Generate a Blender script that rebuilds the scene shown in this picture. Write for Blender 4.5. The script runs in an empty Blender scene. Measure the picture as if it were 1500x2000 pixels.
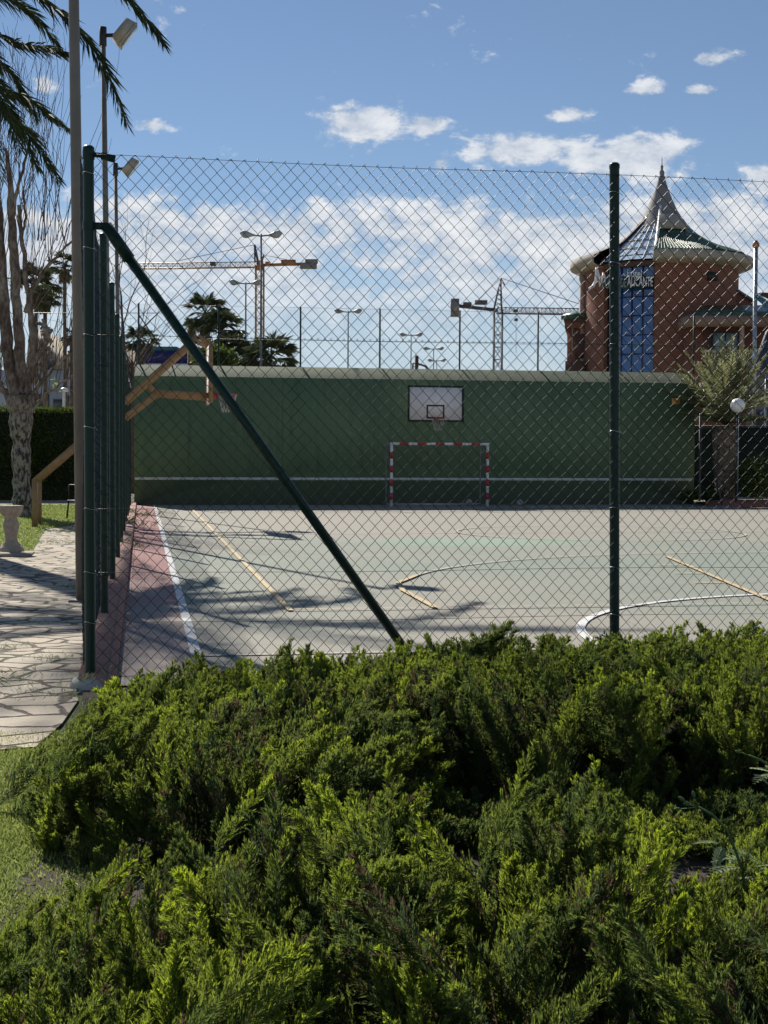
import bpy, math, random
import numpy as np
from mathutils import Vector
random.seed(7); RNG = np.random.default_rng(11)
scene = bpy.context.scene
COL = scene.collection
R = math.radians
# ------------------------------------------------------------------ camera model (only used to measure where things stand)
FPX, CH = 2773.0, 1.55
YAW, PITCH, ROLL = R(9.7), R(2.17), R(0.25)
cy, sy = math.cos(YAW), math.sin(YAW)
fw = np.array([sy*math.cos(PITCH), cy*math.cos(PITCH), -math.sin(PITCH)])
r0 = np.array([cy, -sy, 0.0]); u0 = np.cross(r0, fw)
rt = r0*math.cos(ROLL) + u0*math.sin(ROLL); up = u0*math.cos(ROLL) - r0*math.sin(ROLL)
CAM = np.array([0, 0, CH])
def ray(px, py): return fw*FPX + rt*(px-750) + up*(1000-py)
def G(px, py, z=0.0):
    d = ray(px, py); return CAM + d*((z-CH)/d[2])
def PZ(px, py, Z):                       # point seen at px,py at horizontal distance Z ahead
    d = ray(px, py); return CAM + d*(Z/(d[0]*sy + d[1]*cy))
def PY(px, py, Y):
    d = ray(px, py); return CAM + d*(Y/d[1])
def C(X, Z, z=0.0): return np.array([X*cy+Z*sy, -X*sy+Z*cy, z])

# ------------------------------------------------------------------ materials
def newmat(name):
    m = bpy.data.materials.new(name); m.use_nodes = True
    return m, m.node_tree, m.node_tree.nodes['Principled BSDF']
def N(nt, t, **kw):
    n = nt.nodes.new(t)
    for k, v in kw.items():
        if k.startswith('i_'): n.inputs[k[2:].replace('_', ' ')].default_value = v
        else: setattr(n, k, v)
    return n
def c4(c): return (c[0], c[1], c[2], 1)
def ramp(nt, fac, stops):
    r = nt.nodes.new('ShaderNodeValToRGB'); e = r.color_ramp.elements
    while len(e) < len(stops): e.new(0.5)
    for i, (p, c) in enumerate(stops): e[i].position = p; e[i].color = c4(c) if len(c) == 3 else c
    nt.links.new(fac, r.inputs[0]); return r.outputs[0]
def mixc(nt, fac, a, b, mode='MIX'):
    m = nt.nodes.new('ShaderNodeMix'); m.data_type = 'RGBA'; m.blend_type = mode
    for s, v in ((0, fac), (6, a), (7, b)):
        if isinstance(v, (int, float)): m.inputs[s].default_value = v
        elif isinstance(v, tuple): m.inputs[s].default_value = c4(v)
        else: nt.links.new(v, m.inputs[s])
    return m.outputs[2]
def noise(nt, scale, detail=5, rough=0.6, vec=None, dist=0.0, out=0):
    n = N(nt, 'ShaderNodeTexNoise'); n.inputs['Scale'].default_value = scale
    n.inputs['Detail'].default_value = detail; n.inputs['Roughness'].default_value = rough
    n.inputs['Distortion'].default_value = dist
    if vec is None:
        g = N(nt, 'ShaderNodeNewGeometry'); vec = g.outputs['Position']
    nt.links.new(vec, n.inputs['Vector']); return n.outputs[out]
def mathn(nt, op, a, b=None, c=None, clamp=False):
    m = N(nt, 'ShaderNodeMath', operation=op, use_clamp=clamp)
    for i, v in enumerate((a, b, c)):
        if v is None: continue
        if isinstance(v, (int, float)): m.inputs[i].default_value = v
        else: nt.links.new(v, m.inputs[i])
    return m.outputs[0]
def bump(nt, b, h, strength=0.4, dist=0.01):
    n = N(nt, 'ShaderNodeBump'); n.inputs['Strength'].default_value = strength; n.inputs['Distance'].default_value = dist
    nt.links.new(h, n.inputs['Height']); nt.links.new(n.outputs[0], b.inputs['Normal'])
def sepxyz(nt, vec=None):
    if vec is None: vec = N(nt, 'ShaderNodeNewGeometry').outputs['Position']
    s = N(nt, 'ShaderNodeSeparateXYZ'); nt.links.new(vec, s.inputs[0]); return s.outputs
def mat(name, col, col2=None, rough=0.6, metal=0.0, scale=6.0, bumps=0.0, bscale=None, contrast=(0.35, 0.65), spec=None):
    m, nt, b = newmat(name)
    if col2 is None: col2 = tuple(c*0.75 for c in col)
    f = noise(nt, scale)
    nt.links.new(ramp(nt, f, [(contrast[0], col2), (contrast[1], col)]), b.inputs['Base Color'])
    b.inputs['Roughness'].default_value = rough; b.inputs['Metallic'].default_value = metal
    if spec is not None: b.inputs['Specular IOR Level'].default_value = spec
    if bumps: bump(nt, b, noise(nt, bscale or scale*4), bumps)
    return m
M = {}
M['green_paint'] = mat('green_paint', (0.007, 0.034, 0.024), (0.005, 0.024, 0.018), 0.42, scale=9, spec=0.3)
M['green_wire'] = mat('green_wire', (0.010, 0.026, 0.022), (0.007, 0.018, 0.016), 0.42, scale=14, spec=0.17)
M['grey_pole'] = mat('grey_pole', (0.20, 0.18, 0.155), (0.145, 0.13, 0.115), 0.55, scale=2.5, bumps=0.1)
M['lamp_body'] = mat('lamp_body', (0.50, 0.45, 0.36), (0.40, 0.36, 0.29), 0.5)
M['dark_metal'] = mat('dark_metal', (0.03, 0.03, 0.03), rough=0.5)
M['light_grey'] = mat('light_grey', (0.40, 0.41, 0.42), rough=0.5)
M['steel'] = mat('steel', (0.45, 0.47, 0.5), rough=0.35, metal=0.7)
M['glass_front'] = mat('glass_front', (0.25, 0.28, 0.30), rough=0.1)
M['white_paint'] = mat('white_paint', (0.84, 0.83, 0.80), (0.64, 0.62, 0.58), 0.6, scale=20)
M['red_paint'] = mat('red_paint', (0.48, 0.04, 0.05), (0.36, 0.03, 0.04), 0.5, scale=20)
M['board_white'] = mat('board_white', (0.86, 0.80, 0.78), (0.76, 0.70, 0.68), 0.5, scale=4)
M['black_paint'] = mat('black_paint', (0.02, 0.022, 0.02), rough=0.6)
M['tan_steel'] = mat('tan_steel', (0.40, 0.24, 0.115), (0.30, 0.18, 0.085), 0.55, scale=8)
M['net'] = mat('net', (0.55, 0.53, 0.48), rough=0.8)
M['dark_net'] = mat('dark_net', (0.16, 0.14, 0.10), rough=0.9)
M['stone'] = mat('stone', (0.42, 0.35, 0.28), (0.29, 0.24, 0.19), 0.9, scale=18, bumps=0.5)
M['concrete'] = mat('concrete', (0.55, 0.53, 0.49), (0.42, 0.40, 0.36), 0.9, scale=12, bumps=0.4)
M['white_wall'] = mat('white_wall', (0.52, 0.52, 0.53), (0.44, 0.44, 0.45), 0.8, scale=1.0)
M['beige_roof'] = mat('beige_roof', (0.40, 0.36, 0.29), rough=0.8, scale=2)
M['blue_band'] = mat('blue_band', (0.022, 0.018, 0.13), (0.016, 0.013, 0.10), 0.5)
M['teal_roof'] = mat('teal_roof', (0.10, 0.23, 0.28), rough=0.5)
M['window_dark'] = mat('window_dark', (0.10, 0.12, 0.14), rough=0.15)
M['window_pale'] = mat('window_pale', (0.26, 0.36, 0.42), (0.18, 0.27, 0.33), rough=0.12, scale=1.2)
M['blue_glass'] = mat('blue_glass', (0.035, 0.15, 0.42), (0.02, 0.09, 0.30), rough=0.08, scale=0.35)
M['navy_frame'] = mat('navy_frame', (0.012, 0.03, 0.12), rough=0.4)
M['navy_dark'] = mat('navy_dark', (0.012, 0.012, 0.03), rough=0.2)
M['sky_glass'] = mat('sky_glass', (0.60, 0.74, 0.86), (0.46, 0.60, 0.74), rough=0.2, scale=0.6)  # white-blue sky reflection put into the glass colour
M['roof_grey'] = mat('roof_grey', (0.27, 0.25, 0.245), (0.22, 0.205, 0.20), 0.75, scale=0.8, spec=0.2)
M['fascia'] = mat('fascia', (0.42, 0.37, 0.30), (0.35, 0.31, 0.25), 0.8, scale=1.5)
M['letter_white'] = mat('letter_white', (0.80, 0.80, 0.80), (0.74, 0.74, 0.74), rough=0.5)
M['letter_dim'] = mat('letter_dim', (0.30, 0.36, 0.34), rough=0.5)
M['pink_column'] = mat('pink_column', (0.52, 0.36, 0.30), rough=0.8)
M['crane_orange'] = mat('crane_orange', (0.42, 0.18, 0.08), (0.34, 0.15, 0.07), 0.5)
M['crane_tan'] = mat('crane_tan', (0.45, 0.31, 0.20), (0.38, 0.26, 0.17), 0.5)
M['steel_dull'] = mat('steel_dull', (0.17, 0.18, 0.20), rough=0.6)
M['crane_grey'] = mat('crane_grey', (0.15, 0.12, 0.12), rough=0.5)
M['crane_dark'] = mat('crane_dark', (0.09, 0.09, 0.11), rough=0.5)
M['concrete_block'] = mat('concrete_block', (0.26, 0.24, 0.24), rough=0.9)
M['sign_orange'] = mat('sign_orange', (0.85, 0.45, 0.08), rough=0.5)
M['sign_red'] = mat('sign_red', (0.30, 0.07, 0.03), rough=0.5)
M['ball'] = mat('ball', (0.42, 0.40, 0.38), (0.16, 0.16, 0.17), 0.6, scale=14)
M['globe'] = mat('globe', (0.85, 0.83, 0.80), (0.80, 0.78, 0.75), 0.3)
M['blue_tube'] = mat('blue_tube', (0.05, 0.16, 0.22), rough=0.3)
M['brown_roof'] = mat('brown_roof', (0.13, 0.06, 0.045), rough=0.8)
M['wood_bark'] = mat('wood_bark', (0.13, 0.085, 0.06), (0.06, 0.04, 0.03), 0.95, scale=40, bumps=0.8)
M['twig'] = mat('twig', (0.14, 0.10, 0.08), (0.08, 0.06, 0.05), 0.9, scale=8)
M['palm_trunk'] = mat('palm_trunk', (0.26, 0.19, 0.13), (0.06, 0.042, 0.03), 0.95, scale=7, bumps=1.0, bscale=12)
M['dead_frond'] = mat('dead_frond', (0.28, 0.20, 0.11), (0.18, 0.12, 0.07), 0.9)
M['soil'] = mat('soil', (0.055, 0.040, 0.026), (0.022, 0.017, 0.012), 0.95, scale=14, bumps=0.8)
M['needle_brown'] = mat('needle_brown', (0.11, 0.075, 0.045), (0.05, 0.035, 0.022), 0.95)
M['tree_foliage_dry'] = mat('dry_leaf', (0.30, 0.22, 0.10), rough=0.8)

def foliage(name, dark, light, trans=0.35, rough=0.55, tcol=None, deadcol=None):
    m, nt, b = newmat(name)
    a = N(nt, 'ShaderNodeAttribute', attribute_name='tone')
    nz = noise(nt, 7.0, 3)
    f = mathn(nt, 'ADD', a.outputs['Fac'], mathn(nt, 'MULTIPLY', mathn(nt, 'SUBTRACT', nz, 0.5), 0.6), clamp=True)
    colr = mixc(nt, f, dark, light)
    dd = mathn(nt, 'LESS_THAN', a.outputs['Fac'], -0.5)
    if deadcol: colr = mixc(nt, dd, colr, deadcol)
    nt.links.new(colr, b.inputs['Base Color']); b.inputs['Roughness'].default_value = rough
    b.inputs['Specular IOR Level'].default_value = 0.15
    if trans:
        t = N(nt, 'ShaderNodeBsdfTranslucent')
        if tcol: nt.links.new(mixc(nt, dd, mixc(nt, f, dark, tcol), deadcol or dark), t.inputs[0])
        else: nt.links.new(colr, t.inputs[0])
        mx = N(nt, 'ShaderNodeMixShader'); mx.inputs[0].default_value = trans
        nt.links.new(b.outputs[0], mx.inputs[1]); nt.links.new(t.outputs[0], mx.inputs[2])
        nt.links.new(mx.outputs[0], nt.nodes['Material Output'].inputs[0])
    return m
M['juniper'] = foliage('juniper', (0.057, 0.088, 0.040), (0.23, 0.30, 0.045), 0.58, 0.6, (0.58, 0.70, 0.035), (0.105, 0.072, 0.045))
M['grass'] = foliage('grass', (0.14, 0.19, 0.04), (0.42, 0.47, 0.14), 0.45, 0.6)
M['weed'] = foliage('weed', (0.12, 0.19, 0.08), (0.36, 0.44, 0.24), 0.35, 0.5)
M['palm_leaf'] = foliage('palm_leaf', (0.022, 0.034, 0.016), (0.06, 0.08, 0.03), 0.25, 0.65)
M['palm_leaf_pale'] = foliage('palm_leaf_pale', (0.085, 0.095, 0.05), (0.29, 0.30, 0.14), 0.35, 0.4)
M['fan_leaf'] = foliage('fan_leaf', (0.032, 0.046, 0.024), (0.11, 0.13, 0.05), 0.25, 0.5)
M['hedge'] = foliage('hedge', (0.035, 0.055, 0.018), (0.12, 0.16, 0.03), 0.4, 0.6)
M['dry_grass'] = foliage('dry_grass', (0.22, 0.17, 0.09), (0.40, 0.33, 0.19), 0.3, 0.8)

# brick
def brick_mat():
    m, nt, b = newmat('red_brick')
    p = sepxyz(nt); g = N(nt, 'ShaderNodeNewGeometry')
    u = mathn(nt, 'ADD', p[0], mathn(nt, 'MULTIPLY', p[1], 0.7))
    cv = N(nt, 'ShaderNodeCombineXYZ'); nt.links.new(u, cv.inputs[0]); nt.links.new(p[2], cv.inputs[1])
    t = N(nt, 'ShaderNodeTexBrick'); nt.links.new(cv.outputs[0], t.inputs[0])
    t.inputs['Color1'].default_value = (0.28, 0.105, 0.062, 1); t.inputs['Color2'].default_value = (0.21, 0.075, 0.045, 1)
    t.inputs['Mortar'].default_value = (0.16, 0.085, 0.065, 1); t.inputs['Scale'].default_value = 1.0
    t.inputs['Brick Width'].default_value = 0.25; t.inputs['Row Height'].default_value = 0.075; t.inputs['Mortar Size'].default_value = 0.008
    nt.links.new(mixc(nt, mathn(nt, 'MULTIPLY', noise(nt, 0.8), 0.5), t.outputs[0], (0.20, 0.085, 0.055)), b.inputs['Base Color'])
    b.inputs['Roughness'].default_value = 0.9
    return m
M['brick'] = brick_mat()
def tile_mat():
    m, nt, b = newmat('green_tile')
    v = N(nt, 'ShaderNodeTexVoronoi'); v.inputs['Scale'].default_value = 4.5
    nt.links.new(N(nt, 'ShaderNodeNewGeometry').outputs['Position'], v.inputs[0])
    nt.links.new(ramp(nt, v.outputs['Color'], [(0.2, (0.02, 0.06, 0.045)), (0.8, (0.09, 0.17, 0.12))]), b.inputs['Base Color'])
    b.inputs['Roughness'].default_value = 0.35
    return m
M['tile'] = tile_mat()
def wall_mat():
    m, nt, b = newmat('green_wall_paint')
    p = sepxyz(nt)
    n1 = noise(nt, 0.5, 6); n2 = noise(nt, 3.5, 6, 0.7)
    base = ramp(nt, n1, [(0.35, (0.092, 0.155, 0.078)), (0.65, (0.124, 0.190, 0.098))])
    mp = N(nt, 'ShaderNodeMapping'); mp.inputs['Scale'].default_value = (2.6, 2.6, 0.22)
    nt.links.new(N(nt, 'ShaderNodeNewGeometry').outputs['Position'], mp.inputs[0])
    stz = noise(nt, 1.6, 6, 0.7, mp.outputs[0])
    base = mixc(nt, mathn(nt, 'MULTIPLY', mathn(nt, 'SUBTRACT', stz, 0.5, clamp=True), 3.0, clamp=True), base, (0.052, 0.088, 0.050))
    # repainted patches, panel joints, and a darker band towards the bottom
    v3 = N(nt, 'ShaderNodeTexVoronoi', distance='CHEBYCHEV'); v3.inputs['Scale'].default_value = 0.32
    nt.links.new(N(nt, 'ShaderNodeNewGeometry').outputs['Position'], v3.inputs[0])
    sp3 = N(nt, 'ShaderNodeSeparateColor'); nt.links.new(v3.outputs['Color'], sp3.inputs[0])
    base = mixc(nt, mathn(nt, 'MULTIPLY', mathn(nt, 'GREATER_THAN', sp3.outputs[0], 0.7), 0.35), base, (0.085, 0.165, 0.085))
    jx = mathn(nt, 'ABSOLUTE', mathn(nt, 'SUBTRACT', mathn(nt, 'FRACT', mathn(nt, 'DIVIDE', p[0], 3.05)), 0.5))
    base = mixc(nt, mathn(nt, 'MULTIPLY', mathn(nt, 'LESS_THAN', jx, 0.004), 0.6), base, (0.03, 0.055, 0.03))
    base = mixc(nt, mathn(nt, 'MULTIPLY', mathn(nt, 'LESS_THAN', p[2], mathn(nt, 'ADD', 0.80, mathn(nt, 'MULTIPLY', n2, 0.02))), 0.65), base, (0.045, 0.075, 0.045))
    # pale ball marks and chipped paint
    v = N(nt, 'ShaderNodeTexVoronoi'); v.inputs['Scale'].default_value = 0.55
    nt.links.new(N(nt, 'ShaderNodeNewGeometry').outputs['Position'], v.inputs[0])
    spot = mathn(nt, 'LESS_THAN', v.outputs['Distance'], 0.15)
    spot = mathn(nt, 'MULTIPLY', spot, mathn(nt, 'GREATER_THAN', n2, 0.54))
    low = mathn(nt, 'LESS_THAN', p[2], 3.6)
    base = mixc(nt, mathn(nt, 'MULTIPLY', mathn(nt, 'MULTIPLY', spot, low), 0.5), base, (0.26, 0.25, 0.20))
    # splash dirt band with a ragged upper edge at the foot
    dirt = mathn(nt, 'SUBTRACT', mathn(nt, 'ADD', 0.25, mathn(nt, 'MULTIPLY', n2, 0.45)), p[2], clamp=True)
    base = mixc(nt, mathn(nt, 'MULTIPLY', dirt, 1.4, clamp=True), base, (0.055, 0.070, 0.055))
    nt.links.new(base, b.inputs['Base Color']); b.inputs['Roughness'].default_value = 0.75
    bump(nt, b, n2, 0.15)
    return m
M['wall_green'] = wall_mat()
def cap_mat():
    m, nt, b = newmat('weathered_cap')
    n1 = noise(nt, 1.4, 7, 0.7); n2 = noise(nt, 9, 6, 0.75)
    c = ramp(nt, n1, [(0.34, (0.016, 0.040, 0.020)), (0.5, (0.038, 0.058, 0.030)), (0.66, (0.085, 0.085, 0.050))])
    c = mixc(nt, mathn(nt, 'MULTIPLY', n2, 0.7), c, (0.10, 0.13, 0.08))
    nt.links.new(c, b.inputs['Base Color']); b.inputs['Roughness'].default_value = 0.9
    return m
M['cap'] = cap_mat()
def court_mat():
    m, nt, b = newmat('court_surface')
    p = sepxyz(nt)
    big = noise(nt, 0.22, 4, 0.55); mid = noise(nt, 1.3, 6, 0.7); fine = noise(nt, 90, 3, 0.7); fine2 = noise(nt, 28, 4, 0.8)
    green = (0.215, 0.25, 0.212); beige = (0.298, 0.280, 0.240)
    # worn paint: green where the middle of the court keeps its coat
    fy = mathn(nt, 'SUBTRACT', 1.0, mathn(nt, 'ABSOLUTE', mathn(nt, 'DIVIDE', mathn(nt, 'SUBTRACT', p[1], 20.5), 11.0)), clamp=True)
    f = mathn(nt, 'ADD', mathn(nt, 'MULTIPLY', fy, 1.1), mathn(nt, 'MULTIPLY', mathn(nt, 'SUBTRACT', big, 0.55), 3.0))
    f = mathn(nt, 'ADD', f, mathn(nt, 'MULTIPLY', mathn(nt, 'SUBTRACT', mid, 0.5), 1.2), clamp=True)
    col = mixc(nt, f, beige, green)
    # fresher turquoise patch
    ex = mathn(nt, 'DIVIDE', mathn(nt, 'SUBTRACT', p[0], 6.3), 2.4); ey = mathn(nt, 'DIVIDE', mathn(nt, 'SUBTRACT', p[1], 25.8), 1.5)
    e = mathn(nt, 'SUBTRACT', 1.2, mathn(nt, 'ADD', mathn(nt, 'MULTIPLY', ex, ex), mathn(nt, 'MULTIPLY', ey, ey)), clamp=True)
    e = mathn(nt, 'MULTIPLY', mathn(nt, 'MULTIPLY', e, mid), 1.1, clamp=True)
    col = mixc(nt, e, col, (0.20, 0.36, 0.27))
    # streaky dirt
    sc = N(nt, 'ShaderNodeMapping'); sc.inputs['Scale'].default_value = (0.7, 2.6, 1)
    nt.links.new(N(nt, 'ShaderNodeNewGeometry').outputs['Position'], sc.inputs[0])
    st = noise(nt, 1.6, 6, 0.7, sc.outputs[0])
    col = mixc(nt, mathn(nt, 'MULTIPLY', mathn(nt, 'SUBTRACT', st, 0.5, clamp=True), 2.2, clamp=True), col, (0.22, 0.20, 0.165))
    col = mixc(nt, mathn(nt, 'MULTIPLY', mathn(nt, 'GREATER_THAN', fine, 0.56), 0.45), col, (0.17, 0.16, 0.14))
    col = mixc(nt, mathn(nt, 'MULTIPLY', mathn(nt, 'GREATER_THAN', fine2, 0.62), 0.5), col, (0.42, 0.40, 0.34))
    # thin cracks
    v = N(nt, 'ShaderNodeTexVoronoi', feature='DISTANCE_TO_EDGE'); v.inputs['Scale'].default_value = 0.16
    wp = N(nt, 'ShaderNodeVectorMath', operation='ADD')
    nt.links.new(N(nt, 'ShaderNodeNewGeometry').outputs['Position'], wp.inputs[0])
    nt.links.new(noise(nt, 0.8, 5, 0.6, out=1), wp.inputs[1]); nt.links.new(wp.outputs[0], v.inputs[0])
    crack = mathn(nt, 'LESS_THAN', v.outputs['Distance'], 0.0012)
    col = mixc(nt, mathn(nt, 'MULTIPLY', crack, 0.6), col, (0.10, 0.10, 0.08))
    nt.links.new(col, b.inputs['Base Color']); b.inputs['Roughness'].default_value = 0.85
    b.inputs['Specular IOR Level'].default_value = 0.25
    bump(nt, b, fine, 0.5, 0.004)
    return m
M['court'] = court_mat()
def worn(name, col, under, thr=0.5, sc=22):
    m, nt, b = newmat(name)
    f = noise(nt, sc, 6, 0.75)
    nt.links.new(ramp(nt, f, [(thr-0.06, under), (thr+0.06, col)]), b.inputs['Base Color']); b.inputs['Roughness'].default_value = 0.8
    return m
M['line_white'] = worn('line_white', (0.62, 0.62, 0.62), (0.40, 0.38, 0.33), 0.42)
M['line_faded'] = worn('line_faded', (0.44, 0.42, 0.36), (0.30, 0.29, 0.235), 0.52)
M['line_yellow'] = worn('line_yellow', (0.55, 0.40, 0.20), (0.33, 0.29, 0.20), 0.46)
M['line_yellow_faded'] = worn('line_yellow_faded', (0.42, 0.34, 0.23), (0.31, 0.29, 0.22), 0.52)
def redzone():
    m, nt, b = newmat('red_court_border')
    p = sepxyz(nt); f = noise(nt, 1.0, 6, 0.7); fine = noise(nt, 80, 3, 0.7)
    g = mathn(nt, 'ADD', mathn(nt, 'DIVIDE', mathn(nt, 'SUBTRACT', p[1], 14.0), 6.0), mathn(nt, 'MULTIPLY', mathn(nt, 'SUBTRACT', f, 0.5), 3.0), clamp=True)
    c = mixc(nt, g, (0.30, 0.245, 0.215), (0.33, 0.15, 0.14))
    c = mixc(nt, mathn(nt, 'MULTIPLY', mathn(nt, 'GREATER_THAN', fine, 0.55), 0.4), c, (0.20, 0.12, 0.11))
    nt.links.new(c, b.inputs['Base Color']); b.inputs['Roughness'].default_value = 0.85
    return m
M['red_zone'] = redzone()
def kerb_mat():
    m, nt, b = newmat('pink_kerb_tiles')
    cv = N(nt, 'ShaderNodeMapping'); nt.links.new(N(nt, 'ShaderNodeNewGeometry').outputs['Position'], cv.inputs[0])
    t = N(nt, 'ShaderNodeTexBrick'); nt.links.new(cv.outputs[0], t.inputs[0])
    t.offset = 0.0
    t.inputs['Color1'].default_value = (0.42, 0.22, 0.18, 1); t.inputs['Color2'].default_value = (0.34, 0.16, 0.13, 1)
    t.inputs['Mortar'].default_value = (0.20, 0.14, 0.12, 1); t.inputs['Scale'].default_value = 1.0
    t.inputs['Brick Width'].default_value = 0.23; t.inputs['Row Height'].default_value = 0.25; t.inputs['Mortar Size'].default_value = 0.01
    nt.links.new(mixc(nt, mathn(nt, 'MULTIPLY', noise(nt, 6, 6), 0.6), t.outputs[0], (0.45, 0.30, 0.25)), b.inputs['Base Color'])
    b.inputs['Roughness'].default_value = 0.9; bump(nt, b, noise(nt, 40), 0.4)
    return m
M['kerb'] = kerb_mat()
def paving_mat():
    m, nt, b = newmat('crazy_paving')
    mp = N(nt, 'ShaderNodeMapping'); mp.inputs['Scale'].default_value = (1.25, 1.5, 1)
    wp = N(nt, 'ShaderNodeVectorMath', operation='ADD')
    nt.links.new(N(nt, 'ShaderNodeNewGeometry').outputs['Position'], wp.inputs[0])
    sc = N(nt, 'ShaderNodeVectorMath', operation='SCALE'); sc.inputs['Scale'].default_value = 0.16
    nt.links.new(noise(nt, 2.6, 4, 0.6, out=1), sc.inputs[0]); nt.links.new(sc.outputs[0], wp.inputs[1])
    nt.links.new(wp.outputs[0], mp.inputs[0])
    v = N(nt, 'ShaderNodeTexVoronoi', feature='DISTANCE_TO_EDGE'); v.inputs['Scale'].default_value = 2.35; nt.links.new(mp.outputs[0], v.inputs[0])
    v2 = N(nt, 'ShaderNodeTexVoronoi', feature='F1'); v2.inputs['Scale'].default_value = 2.35; nt.links.new(mp.outputs[0], v2.inputs[0])
    nz = noise(nt, 11, 7, 0.75); nf = noise(nt, 45, 5, 0.7)
    s = N(nt, 'ShaderNodeSeparateColor'); nt.links.new(v2.outputs['Color'], s.inputs[0])
    stone = ramp(nt, s.outputs[0], [(0.1, (0.44, 0.37, 0.28)), (0.5, (0.58, 0.50, 0.39)), (0.9, (0.49, 0.43, 0.35))])
    stone = mixc(nt, mathn(nt, 'MULTIPLY', nz, 0.55), stone, (0.33, 0.28, 0.225))
    w = mathn(nt, 'ADD', -0.012, mathn(nt, 'MULTIPLY', nz, 0.15))
    joint = mathn(nt, 'LESS_THAN', v.outputs['Distance'], w)
    jc = ramp(nt, noise(nt, 1.2, 4), [(0.48, (0.10, 0.078, 0.058)), (0.66, (0.085, 0.09, 0.04))])
    col = mixc(nt, joint, stone, jc)
    nt.links.new(col, b.inputs['Base Color']); b.inputs['Roughness'].default_value = 0.9
    h = mathn(nt, 'MINIMUM', v.outputs['Distance'], 0.09)
    h = mathn(nt, 'ADD', mathn(nt, 'MULTIPLY', h, 9.0), mathn(nt, 'MULTIPLY', nz, 0.6))
    h = mathn(nt, 'ADD', h, mathn(nt, 'MULTIPLY', nf, 0.2))
    bump(nt, b, h, 0.9, 0.03)
    return m
M['paving'] = paving_mat()
M['lawn'] = mat('lawn_base', (0.10, 0.16, 0.03), (0.055, 0.085, 0.02), 0.95, scale=3, bumps=1.0, bscale=60)
def ground_mat():
    m, nt, b = newmat('ground')
    nt.links.new(ramp(nt, noise(nt, 0.4, 8, 0.7), [(0.35, (0.11, 0.12, 0.06)), (0.6, (0.26, 0.22, 0.16))]), b.inputs['Base Color'])
    b.inputs['Roughness'].default_value = 0.95; return m
M['ground'] = ground_mat()
def treebark():
    m, nt, b = newmat('mottled_bark')
    p = sepxyz(nt)
    st = N(nt, 'ShaderNodeMapping'); st.inputs['Scale'].default_value = (1, 1, 0.45)
    nt.links.new(N(nt, 'ShaderNodeNewGeometry').outputs['Position'], st.inputs[0])
    n1 = noise(nt, 12, 6, 0.7, st.outputs[0]); n2 = noise(nt, 2.2, 4, 0.6, st.outputs[0])
    low = ramp(nt, n1, [(0.44, (0.035, 0.030, 0.028)), (0.56, (0.32, 0.28, 0.24))])
    high = ramp(nt, mathn(nt, 'ADD', mathn(nt, 'MULTIPLY', n1, 0.5), mathn(nt, 'MULTIPLY', n2, 0.5)), [(0.40, (0.07, 0.05, 0.04)), (0.48, (0.17, 0.125, 0.10)), (0.53, (0.24, 0.20, 0.165)), (0.62, (0.37, 0.33, 0.28))])
    f = mathn(nt, 'ADD', mathn(nt, 'MULTIPLY', mathn(nt, 'SUBTRACT', p[2], 2.4), 1.2), mathn(nt, 'MULTIPLY', mathn(nt, 'SUBTRACT', n2, 0.5), 2.0), clamp=True)
    nt.links.new(mixc(nt, f, low, high), b.inputs['Base Color']); b.inputs['Roughness'].default_value = 0.95
    bump(nt, b, n1, 0.9, 0.03); return m
M['mottled_bark'] = treebark()

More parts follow.
